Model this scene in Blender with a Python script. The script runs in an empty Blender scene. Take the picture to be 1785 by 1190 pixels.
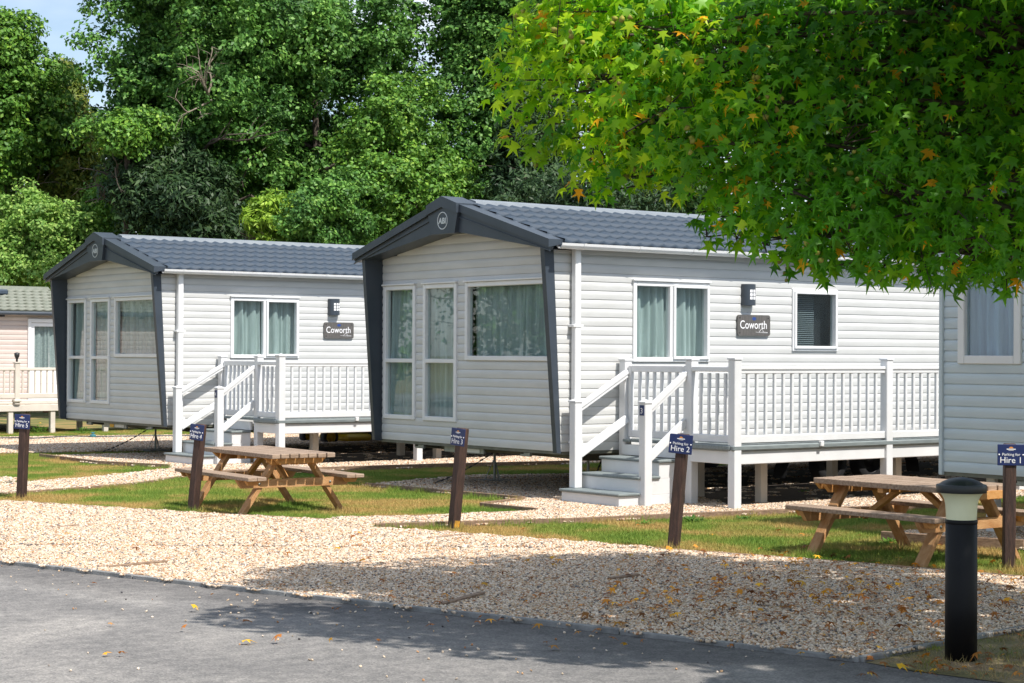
import bpy, bmesh, math, random
import numpy as np
from mathutils import Vector, Matrix
random.seed(7)
RNG = np.random.default_rng(11)
S = 1.08                      # model unit -> metres (all numbers below are model units)
SC = bpy.context.scene
COL = SC.collection
R_ = math.radians
# ------------------------------------------------------------------ camera
CW, CH = 1785.0, 1190.0
CF = 3230.244
YAW, PITCH, ROLL = 0.9206, 0.0067, 0.0048
CC = np.array([-12.8922, -16.0289, 1.65])
FW = np.array([math.cos(YAW)*math.cos(PITCH), math.sin(YAW)*math.cos(PITCH), math.sin(PITCH)])
_r = np.array([math.sin(YAW), -math.cos(YAW), 0.0]); _u = np.cross(_r, FW)
RT = math.cos(ROLL)*_r + math.sin(ROLL)*_u
UP = -math.sin(ROLL)*_r + math.cos(ROLL)*_u
cam = bpy.data.cameras.new('camera'); camo = bpy.data.objects.new('camera', cam); COL.objects.link(camo)
cam.sensor_fit = 'HORIZONTAL'; cam.sensor_width = 36; cam.lens = CF/CW*36
cam.clip_start = 0.1; cam.clip_end = 3000
m = Matrix.Identity(4)
for i in range(3):
    m[i][0] = RT[i]; m[i][1] = UP[i]; m[i][2] = -FW[i]; m[i][3] = CC[i]*S
camo.matrix_world = m
SC.camera = camo
def ray(x, y): return FW + RT*(x-CW/2)/CF - UP*(y-CH/2)/CF
def at(x, y, axis=2, v=0.0):                 # pixel -> point on the plane axis = v
    d = ray(x, y); return CC + d*((v-CC[axis])/d[axis])
def atd(x, y, dist): return CC + ray(x, y)*dist
# ------------------------------------------------------------------ sky, sun, exposure
SUN_EL = R_(55); SUN_AZ = np.array([0.14, -0.99]); SUN_AZ = SUN_AZ/np.linalg.norm(SUN_AZ)
w = bpy.data.worlds.new('World'); SC.world = w; w.use_nodes = True
nt = w.node_tree; nd = nt.nodes; lk = nt.links
nd.clear()
out = nd.new('ShaderNodeOutputWorld'); bg = nd.new('ShaderNodeBackground')
sky = nd.new('ShaderNodeTexSky'); sky.sky_type = 'NISHITA'; sky.sun_disc = False
sky.sun_elevation = SUN_EL; sky.sun_rotation = math.atan2(SUN_AZ[0], SUN_AZ[1])
sky.air_density = 1.0; sky.dust_density = 0.8
tc = nd.new('ShaderNodeTexCoord'); mp = nd.new('ShaderNodeMapping'); mp.inputs['Scale'].default_value = (1, 1, 2.6)
nz = nd.new('ShaderNodeTexNoise'); nz.inputs['Scale'].default_value = 3.2; nz.inputs['Detail'].default_value = 8
cr = nd.new('ShaderNodeValToRGB'); cr.color_ramp.elements[0].position = 0.40; cr.color_ramp.elements[1].position = 0.68
mx = nd.new('ShaderNodeMix'); mx.data_type = 'RGBA'
mx.inputs['B'].default_value = (7.2, 7.8, 8.6, 1)
lk.new(tc.outputs['Generated'], mp.inputs['Vector']); lk.new(mp.outputs[0], nz.inputs['Vector']); lk.new(nz.outputs['Fac'], cr.inputs[0])
lk.new(cr.outputs['Color'], mx.inputs['Factor']); lk.new(sky.outputs[0], mx.inputs['A'])
lk.new(mx.outputs['Result'], bg.inputs['Color']); bg.inputs['Strength'].default_value = 0.125
lk.new(bg.outputs[0], out.inputs[0])
sl = bpy.data.lights.new('sun', 'SUN'); sl.energy = 5.0; sl.angle = R_(0.55); sl.color = (1.0, 0.95, 0.87)
so = bpy.data.objects.new('sun', sl); COL.objects.link(so)
sd = Vector((SUN_AZ[0]*math.cos(SUN_EL), SUN_AZ[1]*math.cos(SUN_EL), math.sin(SUN_EL)))
so.rotation_euler = sd.to_track_quat('Z', 'Y').to_euler(); so.location = (0, -30, 40)
SC.view_settings.view_transform = 'Standard'; SC.view_settings.look = 'None'
SC.view_settings.exposure = 0.36; SC.view_settings.gamma = 1.0
SC.render.engine = 'CYCLES'
# ------------------------------------------------------------------ materials
M = {}
def mat(name, col, rough=0.5, col2=None, scale=8.0, bump=0.0, bscale=60.0, spec=0.5, metal=0.0, lo=0.35, hi=0.65, stretch=None, detail=6, dirt=None):
    ma = bpy.data.materials.new(name); ma.use_nodes = True; t = ma.node_tree; b = t.nodes['Principled BSDF']
    b.inputs['Base Color'].default_value = (*col, 1); b.inputs['Roughness'].default_value = rough
    b.inputs['Specular IOR Level'].default_value = spec; b.inputs['Metallic'].default_value = metal
    tcn = t.nodes.new('ShaderNodeTexCoord'); vec = tcn.outputs['Object']
    if stretch:
        mpn = t.nodes.new('ShaderNodeMapping'); mpn.inputs['Scale'].default_value = stretch
        t.links.new(vec, mpn.inputs['Vector']); vec = mpn.outputs[0]
    cur = None
    if col2:
        n = t.nodes.new('ShaderNodeTexNoise'); n.inputs['Scale'].default_value = scale; n.inputs['Detail'].default_value = detail
        t.links.new(vec, n.inputs['Vector'])
        r = t.nodes.new('ShaderNodeValToRGB'); r.color_ramp.elements[0].position = lo; r.color_ramp.elements[1].position = hi
        r.color_ramp.elements[0].color = (*col, 1); r.color_ramp.elements[1].color = (*col2, 1)
        t.links.new(n.outputs['Fac'], r.inputs[0]); cur = r.outputs['Color']
        t.links.new(cur, b.inputs['Base Color'])
    if bump:
        n2 = t.nodes.new('ShaderNodeTexNoise'); n2.inputs['Scale'].default_value = bscale; n2.inputs['Detail'].default_value = 4
        t.links.new(vec, n2.inputs['Vector'])
        bp = t.nodes.new('ShaderNodeBump'); bp.inputs['Strength'].default_value = bump; bp.inputs['Distance'].default_value = 0.02
        t.links.new(n2.outputs['Fac'], bp.inputs['Height']); t.links.new(bp.outputs[0], b.inputs['Normal'])
    M[name] = ma; return ma
mat('siding', (0.575, 0.578, 0.57), 0.42, (0.53, 0.533, 0.523), 2.2, 0.04, 9, stretch=(1, 1, 3))
mat('siding_blue_shade', (0.52, 0.59, 0.63), 0.42, (0.48, 0.55, 0.595), 2.2, 0.04, 9, stretch=(1, 1, 3))  # blue cast of the shaded front put into the cladding colour
mat('siding_pink', (0.56, 0.475, 0.435), 0.5, (0.51, 0.425, 0.385), 2.0, 0.04, 9)
mat('graphite', (0.036, 0.047, 0.062), 0.38, (0.045, 0.057, 0.074), 3.0)
mat('roof', (0.040, 0.058, 0.084), 0.6, (0.055, 0.075, 0.102), 5.0, 0.15, 120, lo=0.3, hi=0.75, spec=0.28)
mat('roof_sage', (0.15, 0.165, 0.13), 0.6, (0.19, 0.20, 0.165), 5.0)
mat('white_pvc', (0.74, 0.745, 0.75), 0.32, (0.70, 0.70, 0.705), 2.5)
mat('white_deck', (0.70, 0.705, 0.715), 0.45, (0.64, 0.645, 0.65), 3.0, 0.03, 40)
mat('cream_deck', (0.66, 0.60, 0.52), 0.55, (0.58, 0.52, 0.45), 3.0, 0.03, 40)
mat('deck_grey', (0.15, 0.175, 0.18), 0.6, (0.20, 0.23, 0.23), 6.0, 0.15, 60, stretch=(1, 8, 8))
mat('curtain', (0.35, 0.395, 0.38), 0.9, (0.48, 0.52, 0.505), 6, stretch=(4, 4, .3))
mat('curtain_blue', (0.20, 0.31, 0.46), 0.9, (0.30, 0.42, 0.58), 6, stretch=(4, 4, .3))
mat('curtain_grey', (0.42, 0.44, 0.43), 0.9, (0.30, 0.32, 0.32), 30)
mat('dark_inside', (0.03, 0.03, 0.032), 0.9)
mat('blind', (0.16, 0.18, 0.19), 0.7)
mat('weathered', (0.23, 0.155, 0.105), 0.8, (0.38, 0.28, 0.205), 9, 0.35, 40, stretch=(5, .5, 5))
mat('table_wood', (0.37, 0.175, 0.062), 0.7, (0.48, 0.27, 0.12), 7, 0.25, 40, stretch=(4, 1, 2))
mat('table_underlit', (0.48, 0.22, 0.06), 0.7, (0.56, 0.29, 0.10), 7, 0.25, 40, stretch=(1, 4, 4))  # orange of light coming through the boards, put into the underside timber
mat('brown_post', (0.034, 0.017, 0.012), 0.7, (0.078, 0.038, 0.026), 14, 0.3, 50, stretch=(4, 4, .6), lo=.4, hi=.75)
mat('sign_blue', (0.010, 0.022, 0.10), 0.4)
mat('sign_white', (0.82, 0.82, 0.84), 0.5)
mat('sign_orange', (0.75, 0.28, 0.04), 0.5)
mat('plaque', (0.085, 0.08, 0.075), 0.45, (0.12, 0.11, 0.105), 8, stretch=(8, 1, 1))
mat('badge_blue', (0.02, 0.06, 0.25), 0.4)
mat('silver', (0.62, 0.64, 0.66), 0.3, metal=0.3)
mat('galv', (0.30, 0.32, 0.30), 0.45, (0.22, 0.24, 0.22), 12, metal=0.5)
mat('olive_steel', (0.10, 0.105, 0.08), 0.55, (0.15, 0.15, 0.12), 8)
mat('black_steel', (0.02, 0.02, 0.022), 0.5)
mat('rubber', (0.018, 0.018, 0.02), 0.75, bump=0.2, bscale=80)
mat('mower_yellow', (0.70, 0.46, 0.02), 0.4)
mat('mower_green', (0.03, 0.16, 0.035), 0.4)
mat('amber', (0.8, 0.42, 0.02), 0.35)
mat('red_lens', (0.6, 0.04, 0.02), 0.3)
mat('bollard_black', (0.004, 0.004, 0.005), 0.5, (0.007, 0.007, 0.008), 5, 0.05, 60, spec=0.22)
mat('bollard_cap', (0.014, 0.017, 0.018), 0.45)
mat('diffuser', (0.72, 0.72, 0.48), 0.4, (0.66, 0.66, 0.44), 4)
mat('edging', (0.16, 0.10, 0.065), 0.85, (0.30, 0.20, 0.13), 6, 0.3, 40, stretch=(3, 3, 8))
mat('ridge', (0.20, 0.225, 0.25), 0.4, (0.24, 0.265, 0.29), 5)
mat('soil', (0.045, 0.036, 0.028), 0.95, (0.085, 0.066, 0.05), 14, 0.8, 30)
mat('orange_paint', (0.75, 0.36, 0.03), 0.6, (0.3, 0.16, 0.03), 18)
mat('concrete', (0.17, 0.17, 0.168), 0.85, (0.28, 0.275, 0.265), 9, 0.4, 90)
mat('block_dark', (0.07, 0.065, 0.06), 0.9, bump=0.3, bscale=50)
mat('hose', (0.03, 0.032, 0.036), 0.5)
mat('teal', (0.04, 0.16, 0.19), 0.4)
mat('bark', (0.055, 0.042, 0.032), 0.9, (0.10, 0.078, 0.06), 6, 0.8, 18, stretch=(3, 3, .6))
mat('bark_pale', (0.30, 0.25, 0.20), 0.9, (0.20, 0.16, 0.12), 6, 0.4, 18)
def glass_mat(name, tint=(0.9, 0.95, 0.95)):
    ma = bpy.data.materials.new(name); ma.use_nodes = True; t = ma.node_tree; t.nodes.clear()
    o = t.nodes.new('ShaderNodeOutputMaterial'); mxs = t.nodes.new('ShaderNodeMixShader')
    tr = t.nodes.new('ShaderNodeBsdfTransparent'); tr.inputs[0].default_value = (*tint, 1)
    gl = t.nodes.new('ShaderNodeBsdfGlossy'); gl.inputs['Roughness'].default_value = 0.01
    lw = t.nodes.new('ShaderNodeLayerWeight'); pw = t.nodes.new('ShaderNodeMath'); pw.operation = 'POWER'; pw.inputs[1].default_value = 4.0
    fr = t.nodes.new('ShaderNodeMath'); fr.operation = 'MULTIPLY_ADD'; fr.inputs[1].default_value = 0.8; fr.inputs[2].default_value = 0.07
    t.links.new(lw.outputs['Facing'], pw.inputs[0]); t.links.new(pw.outputs[0], fr.inputs[0])
    t.links.new(fr.outputs[0], mxs.inputs[0]); t.links.new(tr.outputs[0], mxs.inputs[1]); t.links.new(gl.outputs[0], mxs.inputs[2])
    t.links.new(mxs.outputs[0], o.inputs[0]); M[name] = ma
glass_mat('glass')
def leaf_mat(name, cols, trans=0.35, rough=0.5, spec=0.25, drift=0.9):
    """leaf with a colour picked per leaf and some light passing through"""
    ma = bpy.data.materials.new(name); ma.use_nodes = True; t = ma.node_tree; t.nodes.clear()
    o = t.nodes.new('ShaderNodeOutputMaterial')
    g = t.nodes.new('ShaderNodeNewGeometry'); r = t.nodes.new('ShaderNodeValToRGB')
    el = r.color_ramp.elements
    for i, (p, c) in enumerate(cols):
        e = el[i] if i < 2 else el.new(p)
        e.position = p; e.color = (*c, 1)
    t.links.new(g.outputs['Random Per Island'], r.inputs[0])
    p = t.nodes.new('ShaderNodeBsdfPrincipled'); p.inputs['Roughness'].default_value = rough; p.inputs['Specular IOR Level'].default_value = spec
    tl = t.nodes.new('ShaderNodeBsdfTranslucent'); mxs = t.nodes.new('ShaderNodeMixShader'); mxs.inputs[0].default_value = trans
    hs = t.nodes.new('ShaderNodeHueSaturation'); hs.inputs['Value'].default_value = 1.35; hs.inputs['Hue'].default_value = 0.495
    tcn = t.nodes.new('ShaderNodeTexCoord'); nzn = t.nodes.new('ShaderNodeTexNoise'); nzn.inputs['Scale'].default_value = drift; nzn.inputs['Detail'].default_value = 3
    t.links.new(tcn.outputs['Object'], nzn.inputs['Vector']); r2 = t.nodes.new('ShaderNodeValToRGB'); r2.color_ramp.elements[0].position = .36; r2.color_ramp.elements[1].position = .64
    r2.color_ramp.elements[0].color = (.64, .72, .74, 1); r2.color_ramp.elements[1].color = (1.26, 1.22, 1.05, 1); t.links.new(nzn.outputs['Fac'], r2.inputs[0])
    mm_ = t.nodes.new('ShaderNodeMix'); mm_.data_type = 'RGBA'; mm_.blend_type = 'MULTIPLY'; mm_.inputs['Factor'].default_value = 1; t.links.new(r.outputs[0], mm_.inputs['A']); t.links.new(r2.outputs[0], mm_.inputs['B'])
    t.links.new(mm_.outputs['Result'], p.inputs['Base Color']); t.links.new(mm_.outputs['Result'], hs.inputs['Color']); t.links.new(hs.outputs[0], tl.inputs[0])
    t.links.new(p.outputs[0], mxs.inputs[1]); t.links.new(tl.outputs[0], mxs.inputs[2]); t.links.new(mxs.outputs[0], o.inputs[0])
    M[name] = ma; return ma
leaf_mat('oak_leaf', [(0, (0.038, 0.115, 0.02)), (1, (0.22, 0.39, 0.085)), (0.5, (0.08, 0.20, 0.038)), (0.85, (0.14, 0.29, 0.06))], 0.22, 0.5, 0.28)
leaf_mat('oak_leaf_warm', [(0, (0.05, 0.135, 0.018)), (1, (0.26, 0.41, 0.065)), (0.5, (0.10, 0.235, 0.032)), (0.85, (0.17, 0.32, 0.045))], 0.22, 0.5, 0.28)
leaf_mat('shade_leaf', [(0, (0.013, 0.042, 0.01)), (1, (0.06, 0.125, 0.03)), (0.5, (0.028, 0.072, 0.017))], 0.15)  # filler foliage, shade of the gaps between crowns put into the leaf colour
leaf_mat('conifer', [(0, (0.06, 0.11, 0.018)), (1, (0.26, 0.28, 0.05)), (0.5, (0.13, 0.19, 0.03))], 0.2)
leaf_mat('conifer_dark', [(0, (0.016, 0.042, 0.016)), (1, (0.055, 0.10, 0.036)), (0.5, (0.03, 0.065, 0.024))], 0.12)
leaf_mat('conifer_lime', [(0, (0.10, 0.20, 0.02)), (1, (0.32, 0.46, 0.06)), (0.5, (0.19, 0.32, 0.035))], 0.25)
leaf_mat('bush_leaf', [(0, (0.11, 0.23, 0.045)), (1, (0.38, 0.52, 0.15)), (0.5, (0.20, 0.36, 0.08))], 0.3)
leaf_mat('gum_leaf', [(0, (0.05, 0.21, 0.008)), (1, (0.26, 0.52, 0.015)), (0.5, (0.12, 0.36, 0.010)), (0.93, (0.20, 0.45, 0.013))], 0.48, 0.42, 0.35, drift=2.0)
leaf_mat('gum_leaf_sunlit', [(0, (0.22, 0.47, 0.010)), (1, (0.58, 0.74, 0.025)), (0.5, (0.36, 0.60, 0.014))], 0.5, 0.45, 0.3, drift=2.0)  # brighter copy of the leaf, sunlight on the crown put into its colour
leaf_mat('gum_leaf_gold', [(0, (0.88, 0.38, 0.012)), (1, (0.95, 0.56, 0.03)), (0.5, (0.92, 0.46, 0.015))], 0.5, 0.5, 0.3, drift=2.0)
mat('seed_ball', (0.30, 0.30, 0.03), 0.7, (0.20, 0.17, 0.03), 30)
leaf_mat('fallen_leaf', [(0, (0.20, 0.07, 0.022)), (1, (0.90, 0.50, 0.03)), (0.45, (0.40, 0.15, 0.035)), (0.8, (0.66, 0.28, 0.03))], 0.15, 0.7)
leaf_mat('weed_leaf', [(0, (0.06, 0.15, 0.02)), (1, (0.14, 0.28, 0.04))], 0.3)
def ground_mats():
    # asphalt: worn grey with a paler band, fine aggregate
    ma = bpy.data.materials.new('asphalt'); ma.use_nodes = True; t = ma.node_tree; b = t.nodes['Principled BSDF']
    b.inputs['Roughness'].default_value = 0.9; b.inputs['Specular IOR Level'].default_value = 0.25
    g = t.nodes.new('ShaderNodeNewGeometry')
    def noise(sc, det=5, dist=0.0):
        n = t.nodes.new('ShaderNodeTexNoise'); n.inputs['Scale'].default_value = sc; n.inputs['Detail'].default_value = det
        n.inputs['Distortion'].default_value = dist
        t.links.new(g.outputs['Position'], n.inputs['Vector']); return n
    def ramp(src, stops):
        r = t.nodes.new('ShaderNodeValToRGB'); el = r.color_ramp.elements
        for i, (p, c) in enumerate(stops):
            e = el[i] if i < 2 else el.new(p)
            e.position = p; e.color = (*c, 1)
        t.links.new(src, r.inputs[0]); return r.outputs[0]
    def mul(a, bb, mode='MULTIPLY', f=1.0):
        x = t.nodes.new('ShaderNodeMix'); x.data_type = 'RGBA'; x.blend_type = mode; x.inputs['Factor'].default_value = f
        t.links.new(a, x.inputs['A']); t.links.new(bb, x.inputs['B']); return x.outputs['Result']
    big = ramp(noise(0.55, 4, 1.0).outputs['Fac'], [(0.33, (0.175, 0.17, 0.168)), (0.70, (0.315, 0.30, 0.285)), (0.5, (0.222, 0.214, 0.208))])
    v = t.nodes.new('ShaderNodeTexVoronoi'); v.inputs['Scale'].default_value = 85; t.links.new(g.outputs['Position'], v.inputs['Vector'])
    agg = ramp(v.outputs['Color'], [(0.2, (0.74, 0.74, 0.745)), (0.9, (1.2, 1.19, 1.17))])
    med = ramp(noise(9, 6).outputs['Fac'], [(0.3, (0.8, 0.8, 0.8)), (0.7, (1.18, 1.16, 1.14))])
    # older dark patching strip beside the kerb
    vm = t.nodes.new('ShaderNodeVectorMath'); vm.operation = 'DOT_PRODUCT'; vm.inputs[1].default_value = (0.963, 0.269, 0)
    t.links.new(g.outputs['Position'], vm.inputs[0]); wob = noise(1.3, 5); ad = t.nodes.new('ShaderNodeMath'); ad.operation = 'MULTIPLY_ADD'; ad.inputs[1].default_value = 1.1
    t.links.new(wob.outputs['Fac'], ad.inputs[0]); t.links.new(vm.outputs['Value'], ad.inputs[2])
    mr = t.nodes.new('ShaderNodeMapRange'); mr.inputs['From Min'].default_value = -8.55; mr.inputs['From Max'].default_value = -8.0; t.links.new(ad.outputs[0], mr.inputs['Value'])
    band = ramp(mr.outputs[0], [(0.0, (1, 1, 1)), (1.0, (0.60, 0.60, 0.61))])
    big = mul(big, band)
    c = mul(mul(big, agg), med); t.links.new(c, b.inputs['Base Color'])
    bp = t.nodes.new('ShaderNodeBump'); bp.inputs['Strength'].default_value = 0.4; bp.inputs['Distance'].default_value = 0.010
    t.links.new(v.outputs['Distance'], bp.inputs['Height']); t.links.new(bp.outputs[0], b.inputs['Normal'])
    M['asphalt'] = ma
    # soil and thatch under the grass, straw and green patches
    ma = bpy.data.materials.new('lawn_soil'); ma.use_nodes = True; t = ma.node_tree; b = t.nodes['Principled BSDF']
    b.inputs['Roughness'].default_value = 0.95; g = t.nodes.new('ShaderNodeNewGeometry')
    c = mul(ramp(noise(0.9, 6, .6).outputs['Fac'], [(0.34, (0.075, 0.11, 0.025)), (0.62, (0.34, 0.23, 0.095)), (0.49, (0.18, 0.17, 0.05))]),
            ramp(noise(40, 3).outputs['Fac'], [(0.3, (0.6, 0.6, 0.6)), (0.7, (1.25, 1.25, 1.2))]))
    t.links.new(c, b.inputs['Base Color']); M['lawn_soil'] = ma
    # grass blades: same patches plus a finer mix
    ma = bpy.data.materials.new('grass_blade'); ma.use_nodes = True; t = ma.node_tree; b = t.nodes['Principled BSDF']
    b.inputs['Roughness'].default_value = 0.6; b.inputs['Specular IOR Level'].default_value = 0.2; g = t.nodes.new('ShaderNodeNewGeometry')
    patch = ramp(noise(0.9, 6, .6).outputs['Fac'], [(0.34, (0.12, 0.215, 0.035)), (0.60, (0.44, 0.31, 0.13)), (0.47, (0.205, 0.27, 0.055))])
    fine = ramp(noise(55, 2).outputs['Fac'], [(0.35, (0.65, 0.8, 0.6)), (0.65, (1.3, 1.15, 1.0))])
    t.links.new(mul(patch, fine), b.inputs['Base Color']); M['grass_blade'] = ma
    ma = bpy.data.materials.new('verge_blade'); ma.use_nodes = True; t = ma.node_tree; b = t.nodes['Principled BSDF']
    b.inputs['Roughness'].default_value = 0.7; b.inputs['Specular IOR Level'].default_value = 0.2; g = t.nodes.new('ShaderNodeNewGeometry')
    t.links.new(ramp(noise(2.4, 5, .5).outputs['Fac'], [(0.38, (0.12, 0.17, 0.035)), (0.6, (0.34, 0.25, 0.12)), (0.48, (0.26, 0.21, 0.08))]), b.inputs['Base Color']); M['verge_blade'] = ma
    # gravel bed
    ma = bpy.data.materials.new('gravel_bed'); ma.use_nodes = True; t = ma.node_tree; b = t.nodes['Principled BSDF']
    b.inputs['Roughness'].default_value = 0.95; g = t.nodes.new('ShaderNodeNewGeometry')
    v = t.nodes.new('ShaderNodeTexVoronoi'); v.inputs['Scale'].default_value = 38; t.links.new(g.outputs['Position'], v.inputs['Vector'])
    sep = t.nodes.new('ShaderNodeSeparateColor'); t.links.new(v.outputs['Color'], sep.inputs[0])
    c = ramp(sep.outputs[0], [(0.0, (0.20, 0.15, 0.11)), (1.0, (0.62, 0.54, 0.45)), (0.4, (0.42, 0.34, 0.26)), (0.7, (0.55, 0.46, 0.36))])
    t.links.new(c, b.inputs['Base Color'])
    bp = t.nodes.new('ShaderNodeBump'); bp.inputs['Strength'].default_value = 1; bp.inputs['Distance'].default_value = 0.02; bp.invert = True
    t.links.new(v.outputs['Distance'], bp.inputs['Height']); t.links.new(bp.outputs[0], b.inputs['Normal'])
    M['gravel_bed'] = ma
    # stones: one colour per stone
    ma = bpy.data.materials.new('gravel_stone'); ma.use_nodes = True; t = ma.node_tree; b = t.nodes['Principled BSDF']
    b.inputs['Roughness'].default_value = 0.75; oi = t.nodes.new('ShaderNodeObjectInfo'); g = t.nodes.new('ShaderNodeNewGeometry')
    c = ramp(oi.outputs['Random'], [(0.0, (0.07, 0.065, 0.07)), (1.0, (0.36, 0.15, 0.06)), (0.07, (0.20, 0.18, 0.17)), (0.15, (0.42, 0.33, 0.24)), (0.38, (0.61, 0.475, 0.355)),
                                     (0.62, (0.78, 0.665, 0.545)), (0.80, (0.54, 0.36, 0.20)), (0.92, (0.42, 0.24, 0.12))])
    c = mul(c, ramp(noise(60, 3).outputs['Fac'], [(0.3, (0.85, 0.85, 0.85)), (0.7, (1.1, 1.1, 1.1))]))
    t.links.new(c, b.inputs['Base Color']); M['gravel_stone'] = ma
    # bare earth round the bollard
    ma = bpy.data.materials.new('verge'); ma.use_nodes = True; t = ma.node_tree; b = t.nodes['Principled BSDF']
    b.inputs['Roughness'].default_value = 0.95; g = t.nodes.new('ShaderNodeNewGeometry')
    c = mul(ramp(noise(1.8, 6, .6).outputs['Fac'], [(0.40, (0.15, 0.13, 0.05)), (0.62, (0.28, 0.19, 0.115))]),
            ramp(noise(70, 3).outputs['Fac'], [(0.3, (0.6, 0.6, 0.6)), (0.7, (1.3, 1.3, 1.25))]))
    t.links.new(c, b.inputs['Base Color']); M['verge'] = ma
ground_mats()
# ------------------------------------------------------------------ mesh helpers
class MB:
    def __init__(s): s.v = []; s.f = []; s.sm = []
    def add(s, vs, fs, smooth=False):
        n = len(s.v); s.v += [tuple(p) for p in vs]; s.f += [tuple(i+n for i in f) for f in fs]; s.sm += [smooth]*len(fs); return s
    def box(s, mn, mx_, c=0.0, T=None):
        mn = np.minimum(mn, mx_) if False else np.array(mn, float); mx2 = np.array(mx_, float)
        mn, mx2 = np.minimum(mn, mx2), np.maximum(mn, mx2)
        if c <= 0:
            vs = [(x, y, z) for x in (mn[0], mx2[0]) for y in (mn[1], mx2[1]) for z in (mn[2], mx2[2])]
            fs = [(0, 1, 3, 2), (4, 6, 7, 5), (0, 4, 5, 1), (2, 3, 7, 6), (0, 2, 6, 4), (1, 5, 7, 3)]
        else:
            c = min(c, 0.45*float((mx2-mn).min()))
            vs = []; idx = {}
            for ix in (0, 1):
                for iy in (0, 1):
                    for iz in (0, 1):
                        e = [(mn, mx2)[k][i] for i, k in enumerate((ix, iy, iz))]; q = [c if k == 0 else -c for k in (ix, iy, iz)]
                        for a in range(3):
                            p = [e[i]+(q[i] if i != a else 0) for i in range(3)]
                            idx[(ix, iy, iz, a)] = len(vs); vs.append(p)
            fs = []
            for a in range(3):
                b_, c_ = [(1, 2), (2, 0), (0, 1)][a]
                for k in (0, 1):
                    q = []
                    for (i, j) in ((0, 0), (1, 0), (1, 1), (0, 1)):
                        t = [0, 0, 0]; t[a] = k; t[b_] = i; t[c_] = j; q.append(idx[(*t, a)])
                    fs.append(tuple(q if k else q[::-1]))
                for i in (0, 1):
                    for j in (0, 1):
                        t0 = [0, 0, 0]; t0[b_] = i; t0[c_] = j; t1 = list(t0); t1[a] = 1
                        q = (idx[(*t0, b_)], idx[(*t1, b_)], idx[(*t1, c_)], idx[(*t0, c_)])
                        fs.append(q if (i == j) else q[::-1])
            for ix in (0, 1):
                for iy in (0, 1):
                    for iz in (0, 1):
                        q = tuple(idx[(ix, iy, iz, a)] for a in range(3)); fs.append(q if (ix+iy+iz) % 2 else q[::-1])
        if T is not None: vs = [tuple(T @ Vector(p)) for p in vs]
        return s.add(vs, fs)
    def beam(s, p0, p1, w, h, c=0.0, up=(0, 0, 1)):
        p0 = Vector([float(a) for a in p0]); p1 = Vector([float(a) for a in p1]); d = p1-p0; L = d.length; d.normalize(); upv = Vector(up)
        if abs(d.dot(upv)) > 0.99: upv = Vector((1, 0, 0))
        sx = d.cross(upv).normalized(); u = sx.cross(d)
        T = Matrix(((d[0], sx[0], u[0], p0[0]), (d[1], sx[1], u[1], p0[1]), (d[2], sx[2], u[2], p0[2]), (0, 0, 0, 1)))
        return s.box((0, -w/2, -h/2), (L, w/2, h/2), c, T)
    def prism(s, poly, axis, a, b):
        def pt(p, t):
            q = [0, 0, 0]; o = [i for i in range(3) if i != axis]; q[o[0]] = p[0]; q[o[1]] = p[1]; q[axis] = t; return q
        n = len(poly); vs = [pt(p, a) for p in poly]+[pt(p, b) for p in poly]
        fs = [tuple(range(n))[::-1], tuple(range(n, 2*n))]+[(i, (i+1) % n, n+(i+1) % n, n+i) for i in range(n)]
        return s.add(vs, fs)
    def tube(s, path, rad, n=8, cap=True):
        P = [Vector([float(a) for a in p]) for p in path]; k = len(P)
        if not hasattr(rad, '__len__'): rad = [rad]*k
        vs = []; ref = None
        for i in range(k):
            d = (P[min(i+1, k-1)]-P[max(i-1, 0)]).normalized()
            if ref is None: ref = Vector((0, 0, 1)) if abs(d.z) < .9 else Vector((1, 0, 0))
            a = d.cross(ref).normalized(); b = d.cross(a).normalized(); ref = -b if False else ref
            for j in range(n):
                t = 2*math.pi*j/n; vs.append(P[i]+(a*math.cos(t)+b*math.sin(t))*rad[i])
        fs = [(i*n+j, i*n+(j+1) % n, (i+1)*n+(j+1) % n, (i+1)*n+j) for i in range(k-1) for j in range(n)]
        s.add(vs, fs, True)
        if cap: s.add([tuple(v) for v in vs[:n]], [tuple(range(n))]); s.add([tuple(v) for v in vs[-n:]], [tuple(range(n))[::-1]])
        return s
    def lathe(s, prof, n=28, c=(0, 0, 0), T=None):
        vs = [(c[0]+r*math.cos(2*math.pi*j/n), c[1]+r*math.sin(2*math.pi*j/n), c[2]+z) for r, z in prof for j in range(n)]
        if T is not None: vs = [tuple(T @ Vector(p)) for p in vs]
        fs = [(i*n+j, i*n+(j+1) % n, (i+1)*n+(j+1) % n, (i+1)*n+j) for i in range(len(prof)-1) for j in range(n)]
        return s.add(vs, fs, True)
    def mesh(s, name):
        me = bpy.data.meshes.new(name); me.from_pydata((np.array(s.v, float).reshape(-1, 3)*S).tolist(), [], s.f)
        me.polygons.foreach_set('use_smooth', s.sm); me.update(); return me
    def build(s, name, ma, parent=None, **tagkw):
        return link(name, s.mesh(name), ma, parent, **tagkw)
def tag(o, label=None, cat=None, group=None, kind=None):
    if label: o['label'] = label
    if cat: o['category'] = cat
    if group: o['group'] = group
    if kind: o['kind'] = kind
    return o
def link(name, me, ma, parent=None, loc=None, rot=None, **tk):
    o = bpy.data.objects.new(name, me)
    if ma is not None and len(me.materials) == 0: me.materials.append(M[ma])
    COL.objects.link(o); o.parent = parent
    if loc is not None: o.location = [a*S for a in loc]
    if rot is not None: o.rotation_euler = rot
    return tag(o, **tk)
def empty(name, loc, rz=0.0, **tk):
    o = bpy.data.objects.new(name, None); COL.objects.link(o); o.location = [a*S for a in loc]; o.rotation_euler = (0, 0, rz)
    o.empty_display_size = .2
    return tag(o, **tk)
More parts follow.
